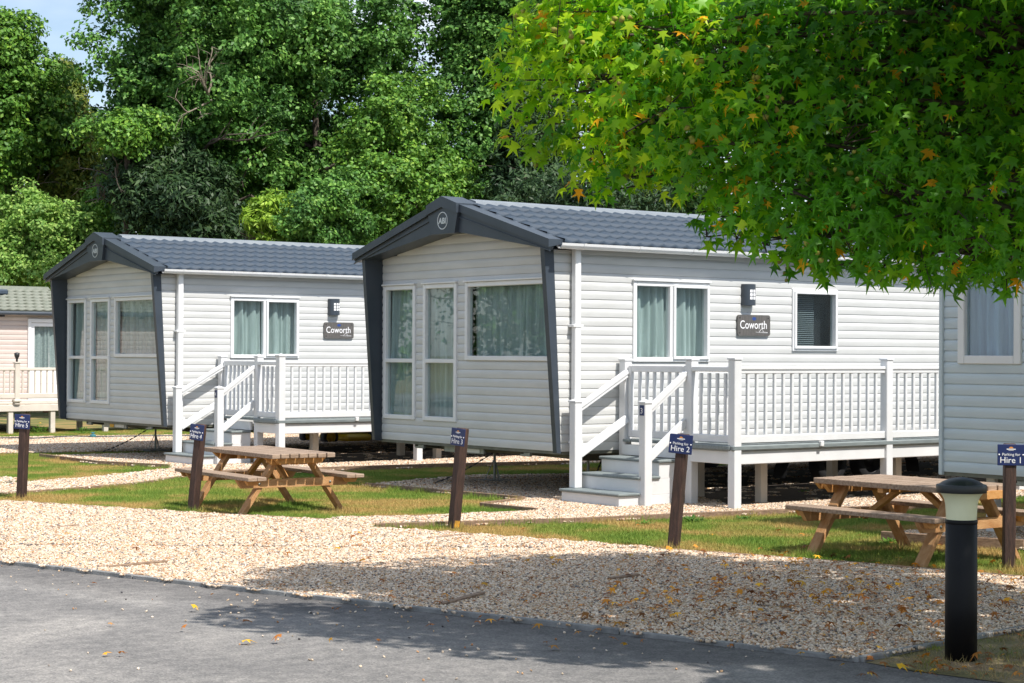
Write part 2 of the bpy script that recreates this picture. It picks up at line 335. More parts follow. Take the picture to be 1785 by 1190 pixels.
def copy_tree(o, parent=None):
    c = o.copy(); COL.objects.link(c); c.parent = parent
    for ch in list(o.children): copy_tree(ch, c)
    return c
def text(name, body, size, org, right, up, ma, parent, shear=0.0, extrude=0.0015, align='CENTER', sx=1.0, offset=0.0):
    cu = bpy.data.curves.new('t', 'FONT'); cu.body = body; cu.size = size*S; cu.extrude = extrude; cu.align_x = align; cu.shear = shear
    cu.resolution_u = 3; cu.offset = offset
    ob = bpy.data.objects.new('t', cu); COL.objects.link(ob); dg = bpy.context.evaluated_depsgraph_get()
    me = bpy.data.meshes.new_from_object(ob.evaluated_get(dg)); bpy.data.objects.remove(ob)
    rv = Vector(right).normalized(); uv = Vector(up).normalized(); nv = rv.cross(uv)
    T = Matrix(((rv[0]*sx, uv[0], nv[0], org[0]*S), (rv[1]*sx, uv[1], nv[1], org[1]*S), (rv[2]*sx, uv[2], nv[2], org[2]*S), (0, 0, 0, 1)))
    me.transform(T); me.materials.clear(); me.name = name
    return link(name, me, ma, parent)
def flat(poly, z):
    b = MB(); b.add([(p[0], p[1], z) for p in poly], [tuple(range(len(poly)))]); return b
# ------------------------------------------------------------------ ground layout (model units)
KERB = [(-10.4, 9.0), (-8.9, 3.6), (-7.33, -2.17), (-6.5, -5.12), (-5.97, -6.98), (-5.36, -9.23)]
def px(*pts): return [tuple(at(x, y)[:2]) for x, y in pts]
bay_top = [(-7.4, 9.0)]+px((0, 878), (100, 884), (300, 897), (450, 905), (560, 911))
bay = KERB+[(-4.51, -9.12), (-3.69, -9.03), (0.6, -8.5)]+[(-0.9, -8.1)]+px((1785, 1012), (1640, 1001), (1500, 988), (1330, 975), (1173, 964), (1000, 950), (800, 935), (654, 925))+bay_top[::-1]
pathA = px((560, 911), (600, 907), (734, 904.7), (936, 895.7), (838, 885.7), (914, 876))+px((1100, 862))+[(11.5, -0.3), (11.5, -2.35)]+px((1400, 897), (1168, 907), (1000, 914.8), (846, 919.3), (654, 925))
padA = px((638, 851), (780, 864), (914, 876), (1100, 862))+[(11.5, -0.3), (11.5, 3.75)]+px((981, 831), (824, 833), (712, 842))
padB = px((70, 799), (171, 812), (295, 818.5), (306, 820))+px((324, 834), (600, 823), (757, 818), (1000, 812))+[(11.0, 6.6), (11.0, 12.6)]+px((305, 791.5), (190, 795))
pathB = px((-300, 882), (0, 866), (107, 858), (238, 847.6), (324, 834), (306, 820), (162, 836), (0, 848), (-200, 860))
farG = px((-120, 801), (0, 793), (314, 788), (500, 785))+[(14, 14.2), (14, 16.6)]+px((314, 761), (0, 765), (-120, 767))
pad1 = [(0.0, -4.9), (-0.1, -8.8), (11, -8.8), (11, -4.9)]
pathS = px((-60, 838), (0, 836), (26, 838.5), (30, 842.5), (0, 845), (-60, 848))
GRAV = [('gravel_parking_bay', bay), ('gravel_path', pathA), ('gravel_pad', padA), ('gravel_pad', padB), ('gravel_path', pathB), ('gravel_track', farG), ('gravel_pad', pad1), ('gravel_path', pathS)]
g = MB(); g.add([(-900, -900, 0), (900, -900, 0), (900, 900, 0), (-900, 900, 0)], [(0, 1, 2, 3)]); g.build('ground', 'lawn_soil', kind='structure')
road = [(-60, 60)]+[(-22, 44), (-13.5, 20)]+KERB+[(-5.25, -9.6), (-4.6, -12.5), (-2.6, -18), (3, -34), (-30, -50), (-60, 0)]
flat(road, 0.004).build('road', 'asphalt', kind='structure')
verge = [(-5.36, -9.27), (-4.51, -9.13), (-3.69, -9.04), (0.6, -8.52), (5, -8.9), (5, -16), (-2.9, -18), (-4.8, -12.5), (-5.36, -9.6)]
flat(verge, 0.008).build('verge', 'verge', kind='structure')
for i, (n, p) in enumerate(GRAV): flat(p, 0.010+0.003*i).build(n, 'gravel_bed', kind='structure')
def inside(P, poly):
    x, y = P[:, 0], P[:, 1]; r = np.zeros(len(P), bool); n = len(poly)
    for i in range(n):
        x0, y0 = poly[i]; x1, y1 = poly[(i+1) % n]
        c = ((y0 > y) != (y1 > y)) & (x < (x1-x0)*(y-y0)/((y1-y0) if y1 != y0 else 1e-9)+x0); r ^= c
    return r
def cells(x0, x1, y0, y1, s):
    xs = np.arange(x0, x1, s); ys = np.arange(y0, y1, s); X, Y = np.meshgrid(xs, ys); return np.stack([X.ravel(), Y.ravel()], 1)
def visible(P, mxp=80, near=0.0):
    d = np.column_stack([P, np.zeros(len(P))])-CC; z = d@FW; u = CW/2+CF*(d@RT)/z; v = CH/2-CF*(d@UP)/z
    return (z > 2) & (u > -mxp) & (u < CW+mxp) & (v < CH+60)
def sheet(P, s, z):
    n = len(P); vs = np.zeros((n, 4, 3)); vs[:, :, 2] = z
    for k, (a, b) in enumerate(((0, 0), (1, 0), (1, 1), (0, 1))): vs[:, k, 0] = P[:, 0]+(a-.5)*s; vs[:, k, 1] = P[:, 1]+(b-.5)*s
    me = bpy.data.meshes.new('sheet'); me.from_pydata((vs.reshape(-1, 3)*S).tolist(), [], np.arange(4*n).reshape(n, 4).tolist()); return me
def gn_scatter(name, me, density, kind, ma, smin, smax, seed=0, blade=None, label=None, cat=None):
    o = link(name, me, None, None, kind='stuff', label=label, cat=cat)
    ng = bpy.data.node_groups.new(name, 'GeometryNodeTree')
    ng.interface.new_socket('Geometry', in_out='INPUT', socket_type='NodeSocketGeometry'); ng.interface.new_socket('Geometry', in_out='OUTPUT', socket_type='NodeSocketGeometry')
    N = ng.nodes; L = ng.links; gi = N.new('NodeGroupInput'); go = N.new('NodeGroupOutput')
    def rnd(a, b, sd):
        r = N.new('FunctionNodeRandomValue'); r.data_type = 'FLOAT_VECTOR'; r.inputs[0].default_value = a; r.inputs[1].default_value = b; r.inputs['Seed'].default_value = sd; return r.outputs[0]
    dp = N.new('GeometryNodeDistributePointsOnFaces'); dp.inputs['Density'].default_value = density; dp.inputs['Seed'].default_value = seed
    L.new(gi.outputs[0], dp.inputs[0]); ip = N.new('GeometryNodeInstanceOnPoints'); L.new(dp.outputs[0], ip.inputs['Points'])
    sm = N.new('GeometryNodeSetMaterial'); sm.inputs['Material'].default_value = M[ma]
    if kind == 'stone':
        ic = N.new('GeometryNodeMeshIcoSphere'); ic.inputs['Radius'].default_value = 1.0; ic.inputs['Subdivisions'].default_value = 1
        L.new(ic.outputs[0], sm.inputs[0]); L.new(rnd((-.7, -.7, 0), (.7, .7, 6.283), 3), ip.inputs['Rotation'])
    else:
        gr = N.new('GeometryNodeMeshGrid'); gr.inputs[0].default_value = blade['w']; gr.inputs[1].default_value = blade['w']; gr.inputs[2].default_value = 2; gr.inputs[3].default_value = 2
        d2 = N.new('GeometryNodeDistributePointsOnFaces'); d2.inputs['Density'].default_value = blade['n']/blade['w']**2; d2.inputs['Seed'].default_value = 5
        L.new(gr.outputs[0], d2.inputs[0]); co = N.new('GeometryNodeMeshCone'); co.inputs['Vertices'].default_value = 3
        co.inputs['Radius Top'].default_value = 0; co.inputs['Radius Bottom'].default_value = blade['r']; co.inputs['Depth'].default_value = blade['h']; co.fill_type = 'NONE'
        i2 = N.new('GeometryNodeInstanceOnPoints'); L.new(d2.outputs[0], i2.inputs['Points']); L.new(co.outputs[0], i2.inputs['Instance'])
        L.new(rnd((-.75, -.75, 0), (.75, .75, 6.283), 8), i2.inputs['Rotation']); L.new(rnd((.7, .7, .4), (1.2, 1.2, 1.3), 9), i2.inputs['Scale'])
        rl = N.new('GeometryNodeRealizeInstances'); L.new(i2.outputs[0], rl.inputs[0]); L.new(rl.outputs[0], sm.inputs[0])
        L.new(rnd((0, 0, 0), (0, 0, 6.283), 3), ip.inputs['Rotation'])
    L.new(sm.outputs[0], ip.inputs['Instance']); L.new(rnd(smin, smax, 4), ip.inputs['Scale']); L.new(ip.outputs[0], go.inputs[0])
    md = o.modifiers.new('scatter', 'NODES'); md.node_group = ng
    return o
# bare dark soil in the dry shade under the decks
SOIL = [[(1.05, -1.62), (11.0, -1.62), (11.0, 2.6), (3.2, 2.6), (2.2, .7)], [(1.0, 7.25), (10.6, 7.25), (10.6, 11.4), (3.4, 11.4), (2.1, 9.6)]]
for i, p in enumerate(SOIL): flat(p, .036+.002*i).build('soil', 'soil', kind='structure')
# stones
P = cells(-11, 12, -10, 20, 0.12); gm = np.zeros(len(P), bool)
for n, p in GRAV: gm |= inside(P, p)
soil_m = inside(P, SOIL[0]) | inside(P, SOIL[1])
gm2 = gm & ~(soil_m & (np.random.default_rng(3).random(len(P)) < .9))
dist = (np.column_stack([P, np.zeros(len(P))])-CC)@FW
vis = visible(P)
near = gm2 & vis & (dist < 15.5); midm = gm2 & vis & (dist >= 15.5) & (dist < 22); farm = gm2 & vis & (dist >= 22)
gn_scatter('gravel_stones', sheet(P[near], .12, .028), 2600, 'stone', 'gravel_stone', (.007, .006, .004), (.020, .015, .011), 1, label='loose cream and tan gravel chippings of the near parking bay', cat='gravel')
gn_scatter('gravel_stones', sheet(P[midm], .12, .036), 1900, 'stone', 'gravel_stone', (.008, .007, .005), (.022, .017, .012), 2, label='cream gravel chippings of the bay edge and the path to the white steps', cat='gravel')
gn_scatter('gravel_stones', sheet(P[farm], .12, .038), 900, 'stone', 'gravel_stone', (.012, .010, .007), (.028, .022, .016), 3, label='distant gravel chippings under and beyond the caravans', cat='gravel')
# lawn
onroad = inside(P, road) | inside(P, verge)
lawn = (~gm) & (~onroad) & vis
P2 = P[lawn]
gn_scatter('lawn_grass', sheet(P2, .12, .002), 230, 'grass', 'grass_blade', (.8, .8, .6), (1.2, 1.2, 1.25), 4, blade=dict(w=.15, n=34, r=.0034, h=.042), label='short sun-scorched lawn grass between the gravel paths', cat='grass')
vg = (inside(P, verge)) & visible(P, 120)
gn_scatter('verge_grass', sheet(P[vg], .12, .010), 34, 'grass', 'verge_blade', (.8, .8, .5), (1.3, 1.3, 1.2), 6, blade=dict(w=.2, n=22, r=.0026, h=.05), label='thin dry verge grass round the foot of the bollard', cat='grass')
# longer grass along the edgings
tuft_lines = [px((654, 923), (846, 918), (1000, 913), (1168, 905), (1400, 896)), px((638, 852), (914, 877)), px((0, 868), (238, 849), (324, 836)), px((75, 801), (295, 819.5))]
tp = []
for ln in tuft_lines:
    for (a, b) in zip(ln[:-1], ln[1:]):
        a = np.array(a); b = np.array(b); n = int(np.linalg.norm(b-a)/.12)+1
        for k in range(n):
            if random.random() < .6: tp.append(a+(b-a)*(k/n)+np.array([random.uniform(-.02, .02)-.05, -.10+random.uniform(-.06, .03)]))
for (x_, y_) in ((37, 873), (335, 896), (790, 926), (1173, 962), (1758, 996), (425, 897), (593, 896), (500, 884), (1411, 973), (1589, 988), (1582, 963)):
    c_ = at(x_, y_)[:2]
    for k in range(5): tp.append(c_+np.array([random.uniform(-.09, .09), random.uniform(-.09, .09)]))
gn_scatter('edge_grass', sheet(np.array(tp), .12, .002), 130, 'grass', 'grass_blade', (.8, .8, 1.0), (1.2, 1.2, 2.1), 7, blade=dict(w=.12, n=24, r=.0034, h=.055), label='longer grass left uncut along the timber edgings', cat='grass')
# stray chips on the road
ps = []
while len(ps) < 900:
    t = random.random(); i = random.randrange(2, 5); a = np.array(KERB[i]); b = np.array(KERB[i+1]); q = a+(b-a)*random.random()+np.array([-1, -.28])*abs(random.gauss(0, 1.0))
    ps.append(q)
rs = MB()
gn_scatter('stray_chips', sheet(np.array(ps), .03, .010), 200, 'stone', 'gravel_stone', (.004, .004, .003), (.014, .011, .008), 9, label='stray gravel chips scattered over the tarmac', cat='gravel')
# kerb: pale concrete edging stones between tarmac and gravel
kb = empty('kerb', (0, 0, 0), kind='structure')
pts = []
for a, b in zip(KERB[:-1], KERB[1:]):
    a = np.array(a); b = np.array(b); L = np.linalg.norm(b-a); n = max(1, round(L/.84))
    for k in range(n): pts.append((a+(b-a)*k/n, a+(b-a)*(k+1)/n))
ex = [np.array(q) for q in ((-5.36, -9.23), (-4.51, -9.12), (-3.69, -9.03), (-2.0, -8.82), (0.6, -8.5))]
for a, b in zip(ex[:-1], ex[1:]): pts.append((a, b))
for a, b in pts:
    d = (b-a)/np.linalg.norm(b-a); a2 = a+d*.004; b2 = b-d*.004; z = random.uniform(-.004, .004)
    MB().beam((*a2, .0+z), (*b2, .0+z+random.uniform(-.003, .003)), .038, .068, .005).build('kerb_stone', 'concrete', kb)
# timber edgings
EDG = [('long weathered timber edging along the front of the white steps path', px((654, 925), (846, 919.3), (1000, 914.8), (1168, 907), (1400, 897), (1700, 886)), .05),
       ('timber edging on the table side of the path to the steps', px((600, 907), (734, 904.7), (936, 895.7)), .03),
       ('short stub of timber edging pointing left from the path', px((936, 895.7), (838, 885.7), (914, 876)), .045),
       ('timber edging across the front of the gravel under the middle caravan', px((914, 876), (780, 864), (638, 851)), .05),
       ('timber edging in front of the gravel under the left caravan', px((295, 818.5), (171, 812), (70, 799)), .055),
       ('timber edging on the upper side of the left gravel path', px((306, 820), (162, 836), (0, 848)), .03),
       ('timber edging on the lower side of the left gravel path', px((324, 834), (238, 847.6), (107, 858), (0, 866)), .035),
       ('thin edging between the bay and the lawn of the left picnic table', px((0, 878), (100, 884), (300, 897), (450, 905), (560, 911), (650, 926)), .03),
       ('thin edging between the bay and the lawn of the right picnic table', px((654, 925), (800, 935), (1000, 950), (1173, 964), (1330, 975), (1500, 988), (1785, 1012)), .026),
       ('timber edging along the gravel below the left deck', px((330, 832), (600, 823), (757, 818), (1000, 812)), .06),
       ('timber edging behind the right picnic table', px((1537, 946), (1650, 955), (1785, 962)), .075)]
for lb, pl, h in EDG:
    e = MB()
    for a, b in zip(pl[:-1], pl[1:]): e.beam((*a, h*.7-.01), (*b, h*.7-.01), .036, h*1.4+.02, .004)
    e.build('timber_edging', 'edging', label=lb, cat='edging', group='timber edgings round the gravel')
gg = px((1545, 946), (1650, 954), (1785, 961), (1785, 928), (1700, 930), (1570, 935))
flat(gg, .05).build('gravel_pad', 'gravel_bed', kind='structure')
gn_scatter('gravel_stones', flat(gg, .055).mesh('g'), 2000, 'stone', 'gravel_stone', (.008, .007, .005), (.022, .017, .012), 12, label='gravel chippings behind the right picnic table', cat='gravel')
# half-buried bay marker strips
for lb, a, b in [('dark marker strip half buried in the gravel under the leaf shade', (1062, 1017), (1112, 1011)), ('long marker strip half buried beside the tarmac at the left', (188, 996), (290, 987)),
                 ('grey marker strip half buried near the grass wedge', (746, 945), (822, 939)), ('thin marker strip half buried in the left of the bay', (75, 927), (138, 923)),
                 ('thin marker strip half buried below the left picnic table', (320, 911), (366, 908)), ('shadowed marker strip half buried near the tarmac', (770, 1062), (840, 1044))]:
    A_, B_ = at(*a), at(*b); MB().beam((A_[0], A_[1], .028), (B_[0], B_[1], .034), .05, .03, .004).build('marker_strip', 'edging', label=lb, cat='marker strip', group='bay marker strips in the gravel')
# ------------------------------------------------------------------ caravans
PITCH_B = 0.1
PROF = [(0.000, 0.0), (0.0100, 0.0), (0.0115, 0.008), (0.0136, 0.034), (0.0142, 0.052), (0.0118, 0.074), (0.0045, 0.094), (0.0, 0.1)]
def clip_prof(z0, z1):
    pts = []
    for (d0, a), (d1, b) in zip(PROF[:-1], PROF[1:]):
        if b < z0 or a > z1: continue
        for (zz) in (max(a, z0), min(b, z1)):
            t = 0 if b == a else (zz-a)/(b-a); pts.append((d0+(d1-d0)*t, zz))
        if a == b and z0 <= a <= z1: pts[-2:] = [(d0, a), (d1, b)]
    o = []
    for p in pts:
        if not o or abs(o[-1][0]-p[0])+abs(o[-1][1]-p[1]) > 1e-6: o.append(p)
    return o
def board(mb, plane, u0, u1, zb, p0, p1):
    """one length of board; plane 'x' -> faces -x at x=0 running in y, 'y' -> faces -y at y=0 running in x"""
    pr = clip_prof(p0, p1); k = len(pr)
    if k < 2: return
    vs = []
    for u in (u0, u1):
        for d, z in pr: vs.append((-d, u, zb+z) if plane == 'x' else (u, -d, zb+z))
    fs = [(i, i+1, k+i+1, k+i) for i in range(k-1)]
    mb.add(vs, fs, False)
    vs2 = [v for v in vs[:k]]; mb.add(vs2, [tuple(range(k))]); mb.add(vs[k:], [tuple(range(k))[::-1]])
def clad(parent, plane, u0, u1, z0, z1, holes, ma, ulim=None, joined=False, off=0.0):
    nrow = int(math.ceil((z1-z0)/PITCH_B-1e-6)); J = MB()
    for r in range(nrow):
        zb = z0+r*PITCH_B; top = min(PITCH_B, z1-zb)
        a, b = u0, u1
        if ulim: a, b = ulim(zb+top)
        if b-a < .05: continue
        hs = sorted([h for h in holes if h[2] < zb+top-1e-4 and h[3] > zb+1e-4]); segs = []; cur = a
        pieces = []; joins = []
        for h in hs:
            pieces.append([(cur, h[0], 0, top)] if h[0] > cur else [])
            mid = []
            if h[2] > zb+.004: mid.append((h[0], h[1], 0, h[2]-zb))
            if h[3] < zb+top-.004: mid.append((h[0], h[1], h[3]-zb, top))
            pieces[-1] += mid; joins.append(bool(mid)); cur = h[1]
        if cur < b: pieces.append([(cur, b, 0, top)])
        # boards that run on over or under an opening stay one piece
        merged = []
        for ip_, p in enumerate(pieces):
            if ip_ and joins[ip_-1]: merged[-1] += p
            else: merged.append(list(p))
        for p in merged:
            if not p: continue
            mb = J if joined else MB()
            for (s0, s1, p0, p1) in p: board(mb, plane, s0, s1, zb, p0, p1)
            if not joined: mb.build('siding_board', ma, parent)
    if joined: J.build('siding', ma, parent, kind='stuff')
def curtain(parent, plane, u0, u1, z0, z1, dep, ma, amp=.048, n=None, seed=0, name='curtain', taper=0.0):
    rg = random.Random(seed); n = n or int((u1-u0)/.012)+2; ph = rg.uniform(0, 6); vs = []; f1 = rg.uniform(50, 62); f2 = rg.uniform(17, 24)
    for zz, t in ((z0, 1.0), ((z0+z1)/2, .9), (z1, .7)):
        for i in range(n):
            u = u0+(u1-u0)*i/(n-1)
            d = dep+amp*t*(math.sin(u*f1+ph+1.3*math.sin(u*f2))*.7+.5*math.sin(u*f2+ph*2+zz*.6))
            if taper and zz < z1: u = u0+(u-u0)*(1-taper*(1-(zz-z0)/(z1-z0)))
            vs.append((d, u, zz) if plane == 'x' else (u, d, zz))
    fs = [(r*n+i, r*n+i+1, (r+1)*n+i+1, (r+1)*n+i) for r in (0, 1) for i in range(n-1)]
    mb = MB(); mb.add(vs, fs, True); return mb.build(name, ma, parent)
def rect(plane, u0, u1, z0, z1, d0, d1):
    """box on a wall: d measured inwards (negative = proud)"""
    return ((d0, u0, z0), (d1, u1, z1)) if plane == 'x' else ((u0, d0, z0), (u1, d1, z1))
def window(parent, plane, u0, u1, z0, z1, fw=.055, transoms=(), mullions=(), curtains=(), cap=True, sash=None, inmat='curtain', seed=0, name='window'):
    mb = MB(); d0, d1 = -.034, .05
    mb.box(*rect(plane, u0, u0+fw, z0, z1, d0, d1), .006); mb.box(*rect(plane, u1-fw, u1, z0, z1, d0, d1), .006)
    mb.box(*rect(plane, u0+fw-.001, u1-fw+.001, z0, z0+fw, d0+.001, d1), .006); mb.box(*rect(plane, u0+fw-.001, u1-fw+.001, z1-fw, z1, d0+.001, d1), .006)
    for t in transoms: mb.box(*rect(plane, u0+fw-.001, u1-fw+.001, t-fw*.45, t+fw*.45, d0+.003, d1), .005)
    for t in mullions: mb.box(*rect(plane, t-fw*.4, t+fw*.4, z0+fw-.001, z1-fw+.001, d0+.003, d1), .005)
    wnd = mb.build(name, 'white_pvc', parent)
    if cap: MB().box(*rect(plane, u0-.012, u1+.012, z1+.001, z1+.022, -.055, .0), .004).build('drip_cap', 'white_pvc', wnd)
    if sash:
        s0, s1 = sash; sb = MB(); f2 = .035; q = -.052
        a0, a1, b0, b1 = s0, s1, z0+fw*.55, z1-fw*.55
        sb.box(*rect(plane, a0, a0+f2, b0, b1, q, -.01), .005); sb.box(*rect(plane, a1-f2, a1, b0, b1, q, -.01), .005)
        sb.box(*rect(plane, a0+f2, a1-f2, b0, b0+f2, q+.001, -.01), .005); sb.box(*rect(plane, a0+f2, a1-f2, b1-f2, b1, q+.001, -.01), .005)
        sb.build('sash', 'white_pvc', wnd)
    us = [u0+fw]+list(mullions)+[u1-fw]; zs = [z0+fw]+list(transoms)+[z1-fw]
    for a, b in zip(us[:-1], us[1:]):
        for c, d in zip(zs[:-1], zs[1:]): MB().box(*rect(plane, a-.008, b+.008, c-.008, d+.008, .010, .016)).build('pane', 'glass', wnd)
    for (a, b, tp_) in curtains: curtain(wnd, plane, a, b, z0+.02, z1-.02, .10, inmat, seed=seed+int(a*100), taper=tp_)
    return wnd
def roof_tile_mesh(tw, tl, name='roof_tile'):
    mb = MB(); n = 8; xs = [tw*i/n for i in range(n+1)]
    prof = [0.012*(1+math.cos(2*math.pi*(i/n)-.6)) if True else 0 for i in range(n+1)]
    prof = [max(0.0, .024*(.5+.5*math.cos(2*math.pi*(i/n)))**1.6) for i in range(n+1)]
    vs = []
    for i in range(n+1): vs.append((xs[i], 0, prof[i]+.031))        # lower edge, lifted
    for i in range(n+1): vs.append((xs[i], tl+.02, prof[i]+.006))
    for i in range(n+1): vs.append((xs[i], 0.004, prof[i]*.6))      # lip
    k = n+1
    fs = [(i, i+1, k+i+1, k+i) for i in range(n)]+[(2*k+i, 2*k+i+1, i+1, i) for i in range(n)]
    mb.add(vs, fs, True); return mb.mesh(name)
def caravan(loc, label, L=10.7, W=3.66, style='gable', z0=.568, zt=2.82, siding='siding', roofm='roof', tilecols=35, holes_side=(), fin=True):
    root = empty('static_caravan', loc, label=label, cat='caravan', group='static caravans standing in a row')
    ys, sl = -.16, .285
    def zr(y): return (zt+.048)+sl*((y if y <= W/2 else W-y)+.16)
    zap = zr(W/2)
    # inner lining and floor: closed box that stops the light
    ib = MB(); ib.box((.28, .28, z0+.02), (L-.03, W-.03, zt-.02)); ib.build('inner_lining', 'dark_inside', root)
    fl = MB(); fl.box((.0, .0, z0-.035), (L, W, z0+.001)); fl.build('floor', 'olive_steel', root)
    # lining strips behind the cladding so nothing shows through the joints
    wf = MB(); wf.prism([(.001, z0+.003), (.06, z0+.003), (.06, zt-.08), (W-.06, zt-.08), (W-.06, z0+.003), (W-.001, z0+.003), (W-.001, zt-.01), (.001, zt-.01)], 0, .03, .06); front = wf.build('front_wall', 'dark_inside', root)
    ws = MB(); ws.box((L-.05, .0, z0+.003), (L, W, zt)); ws.box((.0, W-.03, z0+.003), (L-.051, W, zt)); side = ws.build('side_wall', siding, root)
    return root, front, side, zr, zap
def abi_van(loc, label, first_tile_cols, cseed, ax):
    L, W, z0, zt = 10.7, 3.66, .568, 2.82
    root, front, side, zr, zap = caravan(loc, label)
    # front cladding with its window openings
    a1, a2, a3, a4, a5 = 3.571, 2.863, 2.693, 1.987, 1.815; zbw, ztw, zm = .831, 2.495, 1.571
    holes = [(a2+.02, a1-.02, zbw+.02, ztw-.02), (a4+.02, a3-.02, zbw+.02, ztw-.02), (.11, a5-.02, zm+.02, ztw-.02)]
    def ulim(z):
        # width available under the roof at height z
        y = (z-(zt+.048))/.285-.16+.18
        y = max(0.0, y); return (y, W-y)
    clad(front, 'x', 0, W, z0, zap-.12, holes, 'siding', ulim)
    w1 = window(root, 'x', a2, a1, zbw, ztw, transoms=(zm-.01,), curtains=[(a2+.03, a1-.03, 0)], seed=cseed+1)
    w2 = window(root, 'x', a4, a3, zbw, ztw, transoms=(zm-.01,), curtains=[(a4+.03, a3-.03, 0)], seed=cseed+2)
    w3 = window(root, 'x', .09, a5, zm, ztw, curtains=[(.10, a5-.03, 0)], seed=cseed+3)
    # long side
    s1, s2, q1, q2 = 1.016, 2.209, 1.565, 2.491; k1, k2, j1, j2 = 3.60, 4.40, 1.70, 2.47
    clad(side, 'y', 0, L, z0, zt, [(s1+.02, s2-.02, q1+.02, q2-.02), (k1+.02, k2-.02, j1+.02, j2-.02)], 'siding', lambda z: (-.03-.12*(z-z0)/(zt-z0), L))
    sm_ = (s1+s2)/2
    w4 = window(root, 'y', s1, s2, q1, q2, mullions=(sm_-.012,), sash=(sm_+.012, s2-.022), curtains=[(s1+.03, sm_, 0), (sm_+.01, s2-.03, 0)], seed=cseed+4)
    w5 = window(root, 'y', k1, k2, j1, j2, sash=(k1+.022, k2-.022), curtains=[], cap=False)
    bl = MB()
    for i in range(26):
        z = j1+.07+i*.024; bl.add([(k1+.06, .09, z), (k2-.3, .09, z), (k2-.3, .108, z+.014), (k1+.06, .108, z+.014)], [(0, 1, 2, 3)])
    bl.build('blind', 'blind', w5)
    MB().box((k1+.3, .16, j1+.05), (k2-.12, .18, j2-.2)).build('inner_door', 'black_steel', w5)
    # corner trims
    # roof
    rf = MB(); x0, x1 = -.30, L+.15
    e0 = -.16; zE = zr(-.16)
    prof = [(e0, zE-.06), (e0, zE), (W/2, zap), (W+.16, zE), (W+.16, zE-.06), (W/2, zap-.07)]
    rf.prism(prof, 0, -.16, x1); roof = rf.build('roof', 'roof', root)
    ang = math.atan(.285); slen = (W/2+.16)/math.cos(ang); rows = 6; tl = (slen-.10)/rows; tw = .18
    tm = roof_tile_mesh(tw, tl); tm.materials.append(M['roof'])
    far = MB(); ncol = int((L+.05)/tw)
    bx = np.array([v.co[:] for v in tm.vertices])/S; bf = [tuple(p.vertices) for p in tm.polygons]
    ca, sa = math.cos(ang), math.sin(ang)
    for r in range(rows):
        t = r*tl; y = e0+.0+t*ca-.03; z = zE+t*sa-.008+.006
        for c in range(ncol):
            x = -.13+c*tw
            if c < first_tile_cols: link('roof_tile', tm, None, roof, loc=(x, y, z), rot=(ang, 0, 0))
            else:
                q = bx.copy(); yy = q[:, 1]*ca-q[:, 2]*sa+y; zz = q[:, 1]*sa+q[:, 2]*ca+z; far.add(np.column_stack([q[:, 0]+x, yy, zz]).tolist(), bf, True)
    far.build('far_roof_tiles', 'roof', roof, kind='stuff')
    bt = MB()
    for r in range(rows):       # far slope: plain courses
        pass
    # ridge cap, pale on top
    rc = MB(); rc.prism([(W/2-.13, zap-.02), (W/2-.115, zap+.025), (W/2, zap+.055), (W/2+.115, zap+.025), (W/2+.13, zap-.02)], 0, .05, x1); rc.build('ridge_cap', 'ridge', roof)
    # front gable: barge flashing, fascia wings, keystone, soffit, badge
    bar = MB()
    for sgn in (0, 1):
        def Y(y): return y if sgn == 0 else W-y
        top = [(-.19, zr(-.19)+.0), (W/2, zr(W/2))]
        # roof-edge flashing lying on the slope
        vs = [(-.335, Y(-.17), zr(-.17)+.045), (-.10, Y(-.17), zr(-.17)+.045), (-.10, Y(W/2-.0), zap+.045), (-.335, Y(W/2), zap+.045),
              (-.335, Y(-.17), zr(-.17)-.045), (-.10, Y(-.17), zr(-.17)-.0), (-.10, Y(W/2), zap-.0), (-.335, Y(W/2), zap-.045)]
        bar.add(vs, [(0, 1, 2, 3), (4, 7, 6, 5), (0, 3, 7, 4), (1, 5, 6, 2), (0, 4, 5, 1), (3, 2, 6, 7)])
    fas = bar.build('barge_flashing', 'graphite', root)
    wing = MB()
    for sgn in (0, 1):
        def Y(y): return y if sgn == 0 else W-y
        pl = [(Y(-.17), zr(-.17)-.04), (Y(-.15), 2.795), (Y(1.60), 3.075), (Y(1.60), zr(1.60)-.04)]
        wing.prism(pl, 0, -.30, -.262)
        # soffit panel back to the wall
        wing.add([(-.262, Y(-.15), 2.797), (-.262, Y(1.60), 3.077), (-.262, Y(W/2+.0), 3.077), (.02, Y(W/2), 3.077), (.02, Y(1.60), 3.077), (.02, Y(-.15), 2.797)],
                 [(0, 1, 4, 5), (1, 2, 3, 4)])
        # shadow-gap line trim on the wing
        wing.beam((-.306, Y(-.16), zr(-.16)-.085), (-.306, Y(1.60), zr(1.6)-.115), .02, .012)
    wing.build('fascia', 'graphite', root)
    ky = MB(); ky.prism([(W/2-.24, 3.06), (W/2+.24, 3.06), (W/2+.30, zr(W/2-.30)-.05), (W/2, zap-.05), (W/2-.30, zr(W/2-.30)-.05)], 0, -.345, -.255); key = ky.build('keystone', 'graphite', root)
    kc = MB(); kc.prism([(W/2-.31, zr(W/2-.31)-.055), (W/2-.31, zr(W/2-.31)+.06), (W/2, zap+.07), (W/2+.31, zr(W/2-.31)+.06), (W/2+.31, zr(W/2-.31)-.055), (W/2, zap-.06)], 0, -.372, -.06); kc.build('apex_cap', 'graphite', root)
    # round badge
    bz = 3.215; rg = MB(); n = 40; ro, ri = .104, .094
    vs = []
    for j in range(n):
        t = 2*math.pi*j/n
        for rr, xx in ((ro, -.350), (ri, -.350), (ro, -.344), (ri, -.344)): vs.append((xx, W/2+rr*math.cos(t), bz+rr*math.sin(t)))
    fs = []
